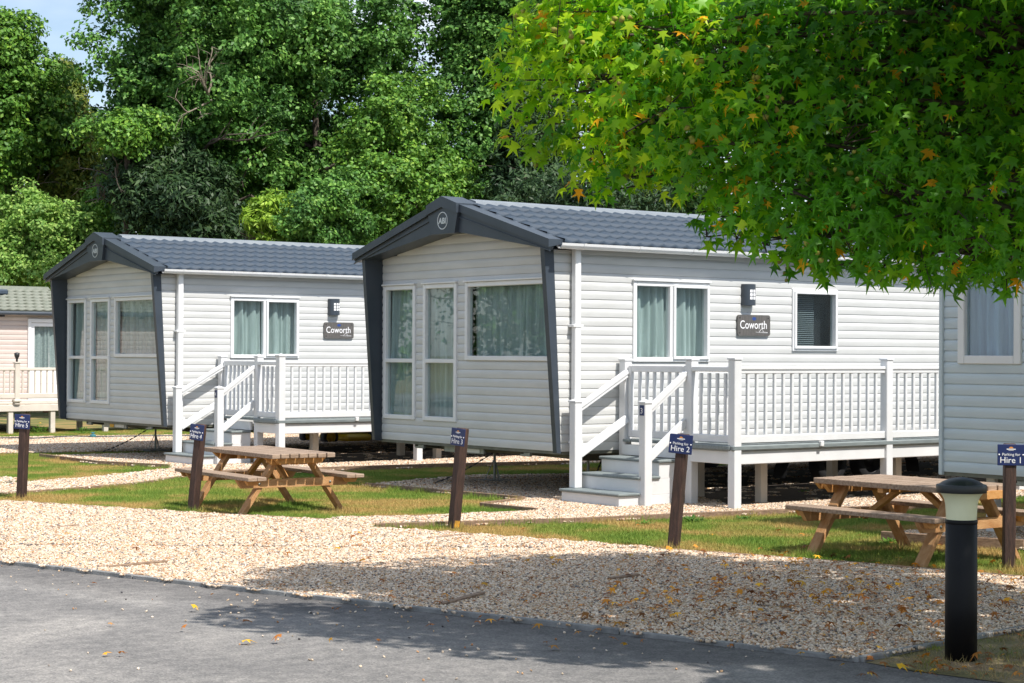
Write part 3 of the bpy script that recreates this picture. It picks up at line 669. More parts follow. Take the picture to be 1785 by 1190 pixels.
    for j in range(n):
        a, b = j*4, ((j+1) % n)*4; fs += [(a, a+1, b+1, b), (a, b, b+2, a+2), (a+1, a+3, b+3, b+1)]
    rg.add(vs, fs); rg.build('badge_ring', 'silver', key)
    text('badge_lettering', 'ABI', .096, (-.346, W/2+.008, bz-.034), (0, -1, 0), (0, 0, 1), 'silver', key, shear=.12, extrude=.003, sx=1.05, offset=.003)
    # fins
    for nm, y0_, y1_, xt, xb in (('fin', -.02, .045, -.285, -.09), ('fin', W-.045, W+.02, -.285, -.12)):
        fb = MB(); ya_ = .001 if y0_ < 0 else y0_
        fb.prism([(xt+.002, 2.83), (.0, 2.86), (-.001, z0-.02), (xb+.002, z0-.01)], 1, ya_, y1_); f_ = fb.build(nm, 'graphite', root)
        if y0_ < 0: MB().prism([(xt, 2.84), (-.15, 2.84), (-.03, z0-.022), (xb, z0-.012)], 1, -.024, .046).build('fin_edge', 'graphite', f_)
    # gutter and downpipe
    gt = MB(); n = 7
    pr_ = [(-.10+.058*math.cos(math.pi+math.pi*i/n)-.075, 2.868+.062*math.sin(math.pi+math.pi*i/n)) for i in range(n+1)]
    pr2 = [(-.10+.050*math.cos(math.pi+math.pi*i/n)-.075, 2.870+.052*math.sin(math.pi+math.pi*i/n)) for i in range(n+1)][::-1]
    gt.prism(pr_+pr2, 0, -.19, L+.1); gut = gt.build('gutter', 'white_pvc', root)
    for i in range(14):
        bb = MB(); x = .12+i*.82
        pr3 = [(-.175+.066*math.cos(math.pi+math.pi*i_/n), 2.872+.070*math.sin(math.pi+math.pi*i_/n)) for i_ in range(n+1)]
        bb.prism(pr3, 0, x, x+.035); bb.build('gutter_bracket', 'white_pvc', gut)
    dpp = MB(); dpp.box((.10, -.105, z0-.03), (.185, -.03, 2.83), .008); dp = dpp.build('downpipe', 'white_pvc', root)
    for z in (.66, 1.95): MB().box((.07, -.112, z), (.215, -.016, z+.03), .004).build('pipe_clip', 'white_pvc', dp)
    # wall lamp: half-round body with a lit-looking opal grid
    lx, lz0, lz1 = 2.83, 2.245, 2.50; lm_ = MB(); n = 12; rr = .095
    arc = [(lx-rr, -.012)]+[(lx-rr*math.cos(math.pi*i/n), -.045-rr*.75*math.sin(math.pi*i/n)) for i in range(n+1)]+[(lx+rr, -.012)]
    k = len(arc); lm_.add([(x, y, z) for z in (lz0, lz1) for x, y in arc], [(i, i+1, k+i+1, k+i) for i in range(k-1)]+[tuple(range(k)), tuple(range(k, 2*k))])
    lamp = lm_.build('wall_lamp', 'graphite', root)
    for r in range(3):
        for c in range(3):
            ang0 = math.pi*(.36+.16*c); p = []
            for aa, zz in ((ang0, 0), (ang0+.12*math.pi, 0), (ang0+.12*math.pi, 1), (ang0, 1)):
                p.append((lx-(rr+.003)*math.cos(aa), -.045-(rr*.75+.003)*math.sin(aa), 2.315+r*.042+zz*.034))
            MB().add(p, [(0, 1, 2, 3)]).build('lamp_pane', 'sign_white', lamp)
    # name plaque
    pq = MB(); c_ = .03; px0, px1, pz0, pz1 = 2.655, 3.20, 1.882, 2.132
    pl = []
    for cx_, cz_, a0 in ((px1-c_, pz1-c_, 0), (px0+c_, pz1-c_, 90), (px0+c_, pz0+c_, 180), (px1-c_, pz0+c_, 270)):
        for i in range(4): t = R_(a0+30*i); pl.append((cx_+c_*math.cos(t), cz_+c_*math.sin(t)))
    pq.prism(pl, 1, -.040, -.018); plq = pq.build('name_plaque', 'plaque', root)
    text('plaque_lettering', 'Coworth', .142, ((px0+px1)/2-.01, -.0405, pz0+.085), (1, 0, 0), (0, 0, 1), 'sign_white', plq, sx=.86)
    sc_ = MB()
    for a, b in (((.30, .045), (.34, .042)), ((.355, .045), (.40, .088)), ((.40, .088), (.43, .05)), ((.40, .048), (.50, .042)), ((.345, .04), (.52, .035))):
        sc_.beam((px0+a[0], -.0405, pz0+a[1]), (px0+b[0], -.0405, pz0+b[1]), .003, .006, up=(0, 1, 0))
    sc_.build('plaque_flourish', 'sign_white', plq)
    sc_ = MB(); sc_.add([((px0+px1)/2+.034*math.cos(t*.3927), -.0412, pz1-.045+.02*math.sin(t*.3927)) for t in range(16)], [tuple(range(16))]); sc_.build('plaque_emblem', 'badge_blue', plq)
    for sx_ in (px0+.035, px1-.035):
        for sz_ in (pz0+.035, pz1-.035): MB().box((sx_-.008, -.044, sz_-.008), (sx_+.008, -.039, sz_+.008), .003).build('plaque_screw', 'black_steel', plq)
    chassis(root, L, W, z0, ax)
    return root
def wheel(mb_parent, name, c, r, w, axis='y', rim='black_steel', hub='black_steel'):
    T = Matrix.Translation(Vector(c)) @ Matrix.Rotation(math.pi/2, 4, 'X')
    if axis == 'x': T = Matrix.Translation(Vector(c)) @ Matrix.Rotation(math.pi/2, 4, 'Y')
    t = MB(); t.lathe([(r*.6, -w/2), (r*.92, -w/2), (r, -w*.3), (r, w*.3), (r*.92, w/2), (r*.6, w/2)], 28, T=T); ty = t.build(name, 'rubber', mb_parent)
    q = MB(); q.lathe([(0.001, w*.12), (r*.22, w*.16), (r*.24, w*.02), (r*.5, -w*.02), (r*.58, w*.3), (r*.62, w*.42), (r*.62, -w*.45), (r*.3, -w*.4), (.001, -w*.4)], 28, T=T); q.build('rim', rim, ty)
    return ty
def chassis(root, L, W, z0, ax=4.9):
    ch = MB()
    for y in (.75, 2.88):
        for yy in (y,): ch.prism([(.02, z0-.04), (L-.1, z0-.04), (L-.1, z0-.13), (1.15, z0-.17), (.95, z0-.165), (.15, z0-.075), (.02, z0-.06)], 1, yy-.03, yy+.03)
    for x in (.35, 2.2, 4.2, 6.5, 9.0): ch.box((x, .25, z0-.10), (x+.05, W-.25, z0-.036))
    c = ch.build('chassis', 'olive_steel', root)
    # front lighting bar with amber marker and grey stencilled strip
    lb = MB(); lb.box((.06, 1.55, z0-.105), (.10, 2.35, z0-.036), .005); bar = lb.build('light_bar', 'galv', root)
    MB().box((.052, 1.98, z0-.095), (.0605, 2.12, z0-.045), .002).build('amber_marker', 'amber', bar)
    MB().box((.054, 1.62, z0-.092), (.0605, 1.95, z0-.047), .002).build('stencilled_strip', 'silver', bar)
    for y in (.75, 2.88):
        MB().box((.02, y-.14, z0-.085), (.06, y+.04, z0-.037), .006).build('tow_bracket', 'galv', root)
    # corner jacks: screw leg with splayed struts
    for (x, y) in ((1.22, 2.88), (1.0, .75), (8.8, .75), (8.8, 2.88)):
        j = MB(); j.tube([(x, y, .03), (x, y, z0-.12)], .017, 8)
        for k in range(3):
            t = 2*math.pi*k/3+.5; j.tube([(x+.13*math.cos(t), y+.13*math.sin(t), .035), (x, y, .33)], .006, 6)
        j.build('jack', 'galv', root)
        MB().box((x-.19, y-.19, .012), (x+.19, y+.19, .05), .01).build('jack_slab', 'concrete', root)
    # axle wheels and mudguard
    for x in (ax, ax+.75):
        for y in (.32, W-.32): wheel(root, 'wheel', (x, y, .30), .285, .17)
    mg = MB(); n = 14
    for y0_ in (.20, W-.42):
        pts = [(ax+.375+1.25*math.cos(math.pi*i/n)*1.0, .12+.42*min(1, math.sin(math.pi*i/n)*1.6)) for i in range(n+1)]
        vs = [(a, yy, b) for yy in (y0_, y0_+.22) for a, b in pts]; mg.add(vs, [(i, i+1, n+2+i, n+1+i) for i in range(n)], True)
    mg.build('mudguard', 'rubber', root)
    # anchor chains
    for a, b in (((.95, 2.5, z0-.13), (.30, 2.85, .05)), ((1.05, .55, z0-.13), (.55, .25, .06))):
        cm = MB(); A_ = Vector(a); B_ = Vector(b); n = 22; prev = None
        for i in range(n):
            p = A_.lerp(B_, i/(n-1)); p.z -= .03*math.sin(math.pi*i/(n-1)); d = (B_-A_).normalized()*.024
            if i % 2 == 0: cm.beam(p-d, p+d, .020, .007)
            else: cm.beam(p-d, p+d, .007, .020)
        cm.build('chain', 'black_steel', root)
VA = (0, 0, 0); VB = (-.3296, 8.8787, .0)
va = abi_van(VA, 'pale grey caravan in the middle, dark gable, partly behind the leafy tree', 35, 10, 4.6)
vb = abi_van(VB, 'pale grey caravan second from the left, dark gable, behind the left picnic table', 22, 40, 8.2)
# right caravan: plain front in shade
def right_van(loc):
    L, W, z0, zt = 10.7, 3.66, .60, 2.80
    root, front, side, zr, zap = caravan(loc, 'blue-grey shaded caravan at the right edge, its plain front behind the right signpost', z0=z0, zt=zt, siding='siding_blue_shade')
    yw1, yw0 = W-.19, W-.19-.69
    clad(front, 'x', 0, W, z0, zt+.45, [(yw0+.03, yw1-.03, 1.58+.03, 2.63), (.35, 1.6, 1.61, 2.63)], 'siding_blue_shade', lambda z: (max(0, (z-zt)/.285), W-max(0, (z-zt)/.285)))
    window(root, 'x', yw0, yw1, 1.58, 2.66, fw=.075, curtains=[(yw0+.04, yw1-.04, .0)], inmat='curtain_blue', seed=77)
    window(root, 'x', .32, 1.63, 1.58, 2.66, fw=.075, curtains=[(.36, 1.6, .0)], inmat='curtain_blue', seed=78)
    clad(side, 'y', 0, L, z0, zt, [], 'siding_blue_shade', joined=True)
    MB().box((-.035, W-.02, z0-.03), (.05, W+.02, zt+.02), .004).build('corner_trim', 'siding_blue_shade', front)
    MB().box((-.035, -.02, z0-.03), (.05, .02, zt+.02), .004).build('corner_trim', 'siding_blue_shade', front)
    rf = MB(); zE = zr(-.1)
    rf.prism([(-.1, zE-.06), (-.1, zE), (W/2, zap), (W+.1, zE), (W+.1, zE-.06), (W/2, zap-.07)], 0, -.12, L+.1); rf.build('roof', 'roof', root)
    chassis(root, L, W, z0)
    for y in (.3, W-.3): MB().box((.3, y-.05, 0), (.4, y+.05, z0-.036), .006).build('support_post', 'white_deck', root)
    return root
right_van((.45, -8.63, 0))
# far pink caravan with its own deck
def pink_van():
    ox, oy = -8.6, 21.0; L, W, z0, zt = 12.2, 3.4, .50, 2.45
    root, front, side, zr, zap = caravan((ox, oy, 0), 'pink-beige caravan with sage tiled roof at the far left edge', L=L, W=W, z0=z0, zt=zt, siding='siding_pink')
    d0 = 2.52-ox; d1 = d0+.92
    clad(side, 'y', 0, L, z0, zt, [(d0, d1, .64, 2.33)], 'siding_pink', joined=True)
    clad(front, 'x', 0, W, z0, zt+.4, [], 'siding_pink', lambda z: (max(0, (z-zt)/.285), W-max(0, (z-zt)/.285)), joined=True)
    dm = MB()
    dm.box((d0, -.05, .63), (d0+.07, .03, 2.34), .006); dm.box((d1-.07, -.05, .63), (d1, .03, 2.34), .006); dm.box((d0+.07, -.05, 2.26), (d1-.07, .03, 2.34), .006)
    dm.box((d0+.075, -.035, .63), (d1-.075, .0, 1.27), .004); dm.box((d0+.075, -.036, 1.26), (d0+.14, .0, 2.25)); dm.box((d1-.14, -.036, 1.26), (d1-.075, .0, 2.25)); dm.box((d0+.14, -.036, 2.18), (d1-.14, .0, 2.25))
    dr = dm.build('door', 'white_pvc', root)
    for z in (.72, .98):
        MB().box((d0+.17, -.041, z), (d1-.17, -.034, z+.2), .004).build('door_panel', 'white_pvc', dr)
    MB().box((d0+.14, .0, 1.27), (d1-.14, .008, 2.18)).build('pane', 'glass', dr)
    curtain(dr, 'y', d0+.14, d1-.14, 1.27, 2.18, .05, 'curtain_grey', seed=3)
    MB().box((d1-.125, -.085, 1.36), (d1-.095, -.035, 1.52), .004).build('handle', 'black_steel', dr)
    zE = zr(-.16); rf = MB(); rf.prism([(-.16, zE-.05), (-.16, zE), (W/2, zap), (W+.16, zE), (W+.16, zE-.05), (W/2, zap-.06)], 0, -.1, L+.1); roof = rf.build('roof', 'roof_sage', root)
    ang = math.atan(.285); slen = (W/2+.16)/math.cos(ang); rows = 7; tl = (slen-.08)/rows; tw = .19; tm = roof_tile_mesh(tw, tl); bx = np.array([v.co[:] for v in tm.vertices])/S; bf = [tuple(p.vertices) for p in tm.polygons]
    J = MB(); ca, sa = math.cos(ang), math.sin(ang)
    for r in range(rows):
        t = r*tl
        for c in range(int(L/tw)):
            q = bx; J.add(np.column_stack([q[:, 0]+c*tw+(.09 if r % 2 else 0), q[:, 1]*ca-q[:, 2]*sa-.17+t*ca, q[:, 1]*sa+q[:, 2]*ca+zE+t*sa]).tolist(), bf, True)
    J.build('roof_tiles', 'roof_sage', roof, kind='stuff')
    MB().prism([(W/2-.12, zap-.02), (W/2, zap+.05), (W/2+.12, zap-.02)], 0, -.1, L+.1).build('ridge_cap', 'roof_sage', roof)
    # roof vent
    vx = 2.33-ox; MB().box((vx-.16, .95, zr(1.1)+.0), (vx+.16, 1.3, zr(1.1)+.12), .03).build('roof_vent', 'roof', roof)
    gt = MB(); gt.tube([(-.1, -.2, zE-.05), (L, -.2, zE-.05)], .04, 8); gut = gt.build('gutter', 'graphite', root)
    for i in range(13): MB().box((.3+i*.85, -.17, zE-.13), (.36+i*.85, -.02, zE-.06), .006).build('gutter_bracket', 'black_steel', gut)
    chassis(root, L, W, z0)
    for z in (.40, .50): MB().box((3.02-ox, .3, z-.04), (3.12-ox, .36, z+.02), .004).build('tail_lamp', 'red_lens', root)
    # deck
    dk = empty('deck', (0, oy, 0), label='cream raised deck along the pink caravan at the far left', cat='deck', group='raised decks beside the caravans')
    x0, x1, yf = -6.6, 6.2, -1.85; fz = .65
    MB().box((x0, yf, fz-.05), (x1, -.12, fz), .01).build('floor', 'cream_deck', dk)
    MB().box((x0, yf-.02, fz-.19), (x1, yf+.03, fz-.055), .008).build('fascia_beam', 'cream_deck', dk)
    for x in (-6.4, -4.45, -2.5, -.55, 1.53, 3.45, 5.4):
        p = MB(); p.box((x-.05, yf-.06, fz-.05), (x+.05, yf+.04, 1.42), .008); p.box((x-.075, yf-.085, fz), (x+.075, yf+.065, fz+.05), .012); p.box((x-.065, yf-.075, 1.42), (x+.065, yf+.055, 1.445), .008); po = p.build('post', 'cream_deck', dk)
        lt = MB(); lt.lathe([(.02, 1.445), (.022, 1.50), (.05, 1.56), (.055, 1.62), (.001, 1.635)], 12, (x, yf-.01, 0)); lt.build('post_lamp', 'black_steel', po)
    for x in (-6.2, -4.2, -2.2, -.2, 1.42, 2.3, 3.45, 5.0):
        for y in (yf+.05, yf+1.3): MB().box((x-.05, y-.05, 0), (x+.05, y+.05, fz-.05), .006).build('leg', 'cream_deck', dk)
    MB().box((x0, yf-.045, 1.27), (x1, yf+.03, 1.33), .01).build('top_rail', 'cream_deck', dk); MB().box((x0, yf-.04, fz+.07), (x1, yf+.02, fz+.17), .01).build('bottom_rail', 'cream_deck', dk)
    bm = MB().box((-.016, -.016, 0), (.016, .016, 1.27-fz-.17), .004).mesh('baluster'); bm.materials.append(M['cream_deck'])
    x = x0+.06
    while x < x1: link('baluster', bm, None, dk, loc=(x, yf-.01, fz+.17)); x += .128
pink_van()
# ------------------------------------------------------------------ decks with steps
def deck(loc, label, number, x1=8.2):
    dk = empty('deck', loc, label=label, cat='deck', group='raised decks beside the caravans')
    fz = .70; yf = -1.93; xe = .80; w = .052; WD = 'white_deck'
    n = 13; bw = (1.93-.12)/n
    for i in range(n): MB().box((xe-.06, yf+.02+i*bw-.06, fz-.03), (x1, yf+.02+(i+1)*bw-.008-.06, fz), .004).build('floor_board', 'deck_grey', dk)
    MB().box((xe-.09, yf-.055, fz-.062), (x1, yf-.0, fz-.0), .014).build('nosing', 'deck_grey', dk)
    MB().box((xe-.09, yf+.003, fz-.061), (xe-.035, -1.26, fz-.001), .014).build('nosing', 'deck_grey', dk)
    MB().box((xe-.03, yf-.02, fz-.205), (x1, yf+.02, fz-.064), .006).build('fascia_beam', WD, dk)
    MB().box((xe-.03, yf+.021, fz-.204), (xe+.01, -1.25, fz-.064), .006).build('fascia_beam', WD, dk)
    for x in np.arange(1.6, x1, 2.2):
        for y in (-1.5, -.5): MB().box((x-.05, y-.05, 0), (x+.05, y+.05, fz-.03), .005).build('leg', 'cream_deck', dk)
    def post(x, y, z0, z1, name='post'):
        p = MB(); p.box((x-w, y-w, z0), (x+w, y+w, z1), .006); o = p.build(name, WD, dk)
        q = MB(); a = w+.008; q.add([(x-a, y-a, z1), (x+a, y-a, z1), (x+a, y+a, z1), (x-a, y+a, z1), (x-a, y-a, z1+.018), (x+a, y-a, z1+.018), (x+a, y+a, z1+.018), (x-a, y+a, z1+.018), (x, y, z1+.042)],
            [(0, 1, 5, 4), (1, 2, 6, 5), (2, 3, 7, 6), (3, 0, 4, 7), (4, 5, 8), (5, 6, 8), (6, 7, 8), (7, 4, 8), (3, 2, 1, 0)]); q.build('post_cap', WD, o); return o
    xs = [xe-.02]
    while xs[-1] < x1-1: xs.append(xs[-1]+2.37)
    for x in xs: post(x, yf, 0.0, 1.60)
    post(.84, -1.20, 0, 1.59); post(.84, -.10, .3, 1.58)
    bh = 1.455-.80; bm = MB().box((-.017, -.017, 0), (.017, .017, bh), .004).mesh('baluster'); bm.materials.append(M[WD])
    for a, b in zip(xs[:-1], xs[1:]):
        MB().box((a+w, yf-.035, 1.492), (b-w, yf+.035, 1.528), .008).build('top_rail', WD, dk); MB().box((a+w, yf-.024, 1.452), (b-w, yf+.024, 1.488), .006).build('sub_rail', WD, dk)
        MB().box((a+w, yf-.03, .715), (b-w, yf+.03, .80), .010).build('bottom_rail', WD, dk)
        k = round((b-a-2*w)/.1325)
        for i in range(1, k): link('baluster', bm, None, dk, loc=(a+w+(b-a-2*w)*i/k, yf, .80))
    ya, yb = yf+w, -1.20-w; xx = .815
    MB().box((xx-.03, ya, 1.47), (xx+.03, yb, 1.528), .008).build('top_rail', WD, dk); MB().box((xx-.03, ya, .715), (xx+.03, yb, .80), .01).build('bottom_rail', WD, dk)
    for i in range(1, 5): link('baluster', bm, None, dk, loc=(xx, ya+(yb-ya)*i/5, .80))
    # gate at the head of the steps
    g0, g1 = -1.135, -.165; gx = .845; gm_ = MB()
    gm_.box((gx-.022, g0, .72), (gx+.022, g0+.055, 1.53), .006); gm_.box((gx-.022, g1-.055, .72), (gx+.022, g1, 1.53), .006)
    gm_.box((gx-.022, g0+.055, 1.455), (gx+.022, g1-.055, 1.53), .006); gm_.box((gx-.022, g0+.055, .72), (gx+.022, g1-.055, .80), .006); gt = gm_.build('gate', WD, dk)
    for i in range(1, 7): link('baluster', bm, None, gt, loc=(gx, g0+.055+(g1-g0-.11)*i/7, .80))
    # steps climb along the wall towards the deck
    y0, y1 = -1.12, -.13; noses = [(-.14, .175), (.14, .345), (.43, .515)]
    for i, (nx, nz) in enumerate(noses):
        zl = noses[i-1][1]-.0315 if i else .005
        MB().box((nx+.025, y0+.012, zl), (.76, y1-.012, nz-.032), .003).build('riser', WD, dk)
        MB().box((nx, y0-.012, nz-.032), ((noses[i+1][0]+.03) if i < 2 else .76, y1+.012, nz), .009).build('tread', 'deck_grey', dk)
    MB().box((.76, y0+.02, .52), (.80, y1, .64), .003).build('riser', WD, dk)
    npst = post(.22, -1.15, 0, 1.13); post(.06, -.17, .176, 1.12)
    for y, xa, zs in ((-1.15, .22, 0), (-.17, .06, 0)):
        xb = .80; k = (1.43-1.05)/(xb-xa-.05)
        MB().beam((xa+w, y, 1.075), (xb, y, 1.455), .066, .05, .008).build('hand_rail', WD, dk)
        MB().beam((xa+w, y, 1.030), (xb, y, 1.408), .046, .036, .006).build('sub_rail', WD, dk)
        MB().beam((xa+w, y, .545), (xb, y, .925), .044, .095, .008).build('knee_rail', WD, dk)
    npl = MB().box((.22-w-.006, -1.15-.036, 1.00), (.22-w-.001, -1.15+.036, 1.11), .002).build('number_plate', 'sign_blue', npst)
    text('number', number, .085, (.22-w-.0065, -1.15, 1.022), (0, -1, 0), (0, 0, 1), 'sign_white', npl)
    MB().box((2.0, yf-.085, fz-.04), (2.05, yf-.045, fz+.02), .006).build('deck_light', 'white_pvc', dk)
    return dk
deck(VA, 'white railed deck and steps of the middle caravan, behind the Hire 2 signpost', '3')
deck(VB, 'white railed deck and steps rising behind the left picnic table', '4')
# ------------------------------------------------------------------ picnic tables
def picnic_table(loc, rz, label, topL, topW):
    t = empty('picnic_table', loc, rz, label=label, cat='picnic table', group='wooden picnic tables on the lawns')
    zt, zb = .635, .415; bo, bl = .55, topL+.08
    n = 7; bw = 2*topW/n
    for i in range(n): MB().box((-topL+random.uniform(-.008, .008), -topW+i*bw+.006, zt-.046), (topL+random.uniform(-.008, .008), -topW+(i+1)*bw-.006, zt+random.uniform(-.002, .002)), .005).build('top_board', 'weathered', t)
    for s in (-1, 1):
        for i in range(2): MB().box((-bl, s*bo-.10+i*.102, zb-.038), (bl, s*bo-.10+i*.102+.098, zb), .005).build('bench_board', 'weathered', t)
    lx = .575
    for e in (-1, 1):
        x = e*lx
        for s in (-1, 1): MB().beam((x, s*.58, -.005), (x, s*.17, zt-.045), .045, .108, .005, up=(1, 0, 0)).build('leg', 'table_wood', t)
        MB().prism([(-bo-.10, zb-.04), (-bo-.04, zb-.125), (bo+.04, zb-.125), (bo+.10, zb-.04)], 0, x-e*.0235, x+e*.0215+e*.0).build('bench_bearer', 'table_wood', t).location.x = e*.046*S
        MB().prism([(-topW+.02, zt-.04), (-topW+.10, zt-.12), (topW-.10, zt-.12), (topW-.02, zt-.04)], 0, x-.022, x+.022).build('top_bearer', 'table_underlit', t).location.x = e*.046*S
        MB().prism([(-topW+.06, zt-.04), (-topW+.12, zt-.10), (topW-.12, zt-.10), (topW-.06, zt-.04)], 0, x-.022, x+.022).build('end_batten', 'table_underlit', t).location.x = e*(.046+.12)*S
        MB().beam((x-e*.05, 0, zb-.11), (e*.08, 0, zt-.045), .06, .045, .004).build('brace', 'table_underlit', t)
        for s in (-1, 1):
            MB().prism([(s*bo-.08, zb-.04), (s*bo-.05, zb-.085), (s*bo+.05, zb-.085), (s*bo+.08, zb-.04)], 0, e*(bl-.12)-.02, e*(bl-.12)+.02).build('bench_batten', 'table_underlit', t)
            for yy, zz in ((s*.40, zb-.085), (s*.20, zt-.085)):
                T = Matrix.Translation(Vector((x+e*.072, yy, zz))) @ Matrix.Rotation(math.pi/2*e, 4, 'Y'); q = MB(); q.lathe([(.012, -.004), (.012, .003), (.001, .005)], 10, T=T); q.build('bolt', 'galv', t)
    MB().box((-.03, -topW+.03, zt-.085), (.03, topW-.03, zt-.04), .004).build('middle_batten', 'table_underlit', t)
    return t
picnic_table((-3.184, .952, 0), 1.5, 'weathered picnic table on the lawn beside the leaning second signpost from the left', .84, .36)
picnic_table((-1.174, -6.005, 0), 1.553, 'weathered picnic table partly hidden behind the black bollard at the right', .72, .41)
# ------------------------------------------------------------------ signposts
def signpost(p, a_deg, lean, num, label, h=.97):
    B_ = at(*p); d = Vector((-FW[0], -FW[1], 0)).normalized(); a = R_(a_deg)
    # face turned towards the left of the picture by a
    nrm = Vector((d.x*math.cos(a)+d.y*math.sin(a), -d.x*math.sin(a)+d.y*math.cos(a), 0)); nrm.normalize()
    rz = math.atan2(nrm.y, nrm.x)+math.pi/2      # local -y = face normal
    t = empty('signpost', (B_[0], B_[1], -.03), rz, label=label, cat='signpost', group='wooden parking signposts')
    lv = Vector((RT[0], RT[1], 0)).normalized()*math.tan(R_(lean)); loc_l = Matrix.Rotation(-rz, 3, 'Z') @ lv
    q = Matrix.Identity(4); up = Vector((loc_l.x, loc_l.y, 1)).normalized(); eul = Vector((0, 0, 1)).rotation_difference(up)
    t.rotation_mode = 'QUATERNION'; t.rotation_quaternion = Matrix.Rotation(rz, 4, 'Z').to_quaternion() @ eul
    w_ = .044; hh = h+.03
    pm = MB(); pm.box((-w_, -w_, 0), (w_, w_, hh), .007); post_ = pm.build('post', 'brown_post', t)
    sw, sh = .205, .162; z1 = hh-.005; z0 = z1-sh; y = -w_-.010
    pl = MB().box((-sw/2, y, z0), (sw/2, y+.008, z1), .003).build('sign_plate', 'sign_blue', t); yt = y-.0008
    text('sign_text', 'Parking for', .031, (0, yt, z0+.075), (1, 0, 0), (0, 0, 1), 'sign_white', pl)
    text('sign_number', 'Hire '+num, .066, (0, yt, z0+.020), (1, 0, 0), (0, 0, 1), 'sign_white', pl)
    for sx_ in (-1, 1):
        T = Matrix.Translation(Vector((sx_*(sw/2-.012), yt, z0+.083))) @ Matrix.Rotation(math.pi/2, 4, 'X'); q_ = MB(); q_.lathe([(.0065, 0), (.005, .003), (.0005, .004)], 10, T=T); q_.build('screw_cap', 'sign_white', pl)
    e = MB(); e.add([(.016*math.cos(math.pi*i/8), yt, z1-.030+.012*math.sin(math.pi*i/8)) for i in range(9)], [tuple(range(9))]); e.build('emblem_sun', 'sign_orange', pl)
    e = MB(); e.box((-.034, yt-.0004, z1-.040), (.034, yt+.0004, z1-.033)); e.box((-.020, yt-.0004, z1-.047), (.020, yt+.0004, z1-.0445)); e.build('emblem_line', 'sign_white', pl)
    return t
signpost((1758, 995), 4, .4, '1', 'upright brown post with blue sign reading Hire 1, behind the bollard', .98)
signpost((1173, 961), 24, 4.8, '2', 'leaning brown post with blue sign reading Hire 2, before the white steps', .99)
s3 = signpost((790, 925), 50, 5.0, '3', 'leaning brown post with blue sign reading Hire 3 on the grass wedge', .96)
MB().box((.0445, -.030, .02), (.046, .030, .13), .0).build('paint_mark', 'orange_paint', s3)
signpost((335, 895), 38, 5.3, '4', 'leaning brown post with blue sign reading Hire 4, touching the left picnic table in view', .92)
signpost((37, 872), 22, 2.2, '5', 'brown post with blue sign reading Hire 5 at the far left', .96)
# ------------------------------------------------------------------ bollard light
B_ = at(1675, 1152); bo = empty('bollard_light', (B_[0], B_[1], 0), label='black bollard light with cream diffuser in the right foreground', cat='bollard')
q = MB(); q.lathe([(.0, 0), (.086, 0), (.0855, .30), (.0845, .742), (.082, .744)], 40); q.build('post', 'bollard_black', bo)
q = MB(); q.lathe([(.083, .742), (.0865, .746), (.0865, .762), (.0835, .766), (.080, .767)], 40); q.build('collar', 'bollard_black', bo)
q = MB(); q.lathe([(.081, .766), (.0825, .80), (.085, .842), (.091, .872), (.101, .893), (.112, .906), (.119, .912), (.119, .916)], 40); q.build('diffuser', 'diffuser', bo)
q = MB(); q.lathe([(.10, .914), (.131, .912)], 44); q.lathe([(.131, .912), (.134, .916), (.1345, .950), (.132, .955)], 44); q.lathe([(.132, .955), (.120, .957)], 44); q.lathe([(.120, .957), (.095, .973), (.065, .985), (.033, .992), (.001, .995)], 44); q.build('cap', 'bollard_cap', bo)
# ------------------------------------------------------------------ ride-on mower behind the left deck
def mower():
    y0 = 12.62; xf = at(577, 770, 1, y0)[0]
    t = empty('ride_on_mower', (xf, y0, -.03), label='green and yellow ride-on mower half hidden behind the left deck', cat='mower')
    wheel(t, 'front_wheel', (0, .06, .16), .165, .14, rim='mower_yellow'); wheel(t, 'front_wheel', (0, .80, .16), .165, .14, rim='mower_yellow')
    wheel(t, 'rear_wheel', (1.18, .10, .27), .275, .24, rim='mower_yellow'); wheel(t, 'rear_wheel', (1.18, .80, .27), .275, .24, rim='mower_yellow')
    MB().box((-.2, .24, .25), (1.45, .66, .38), .03).build('frame', 'black_steel', t)
    MB().prism([(-.25, .36), (-.28, .60), (-.15, .72), (.5, .76), (.55, .36)], 1, .2, .7).build('hood', 'mower_green', t)
    MB().prism([(.75, .36), (.8, .50), (1.4, .52), (1.5, .36)], 1, .02, .88).build('fender', 'mower_green', t)
    MB().box((.30, -.05, .07), (.88, .95, .20), .05).build('cutting_deck', 'mower_yellow', t)
    MB().prism([(.95, .52), (.95, .60), (1.25, .62), (1.32, .95), (1.42, .95), (1.38, .52)], 1, .25, .65).build('seat', 'mower_yellow', t)
    s_ = MB(); s_.tube([(.55, .45, .7), (.7, .45, .92)], .02); s_.tube([(.7+.13*math.cos(a)*.4, .45+.16*math.sin(a), .93+.12*math.cos(a)) for a in [i*.524 for i in range(13)]], .013, 6); s_.build('steering_wheel', 'black_steel', t)
mower()
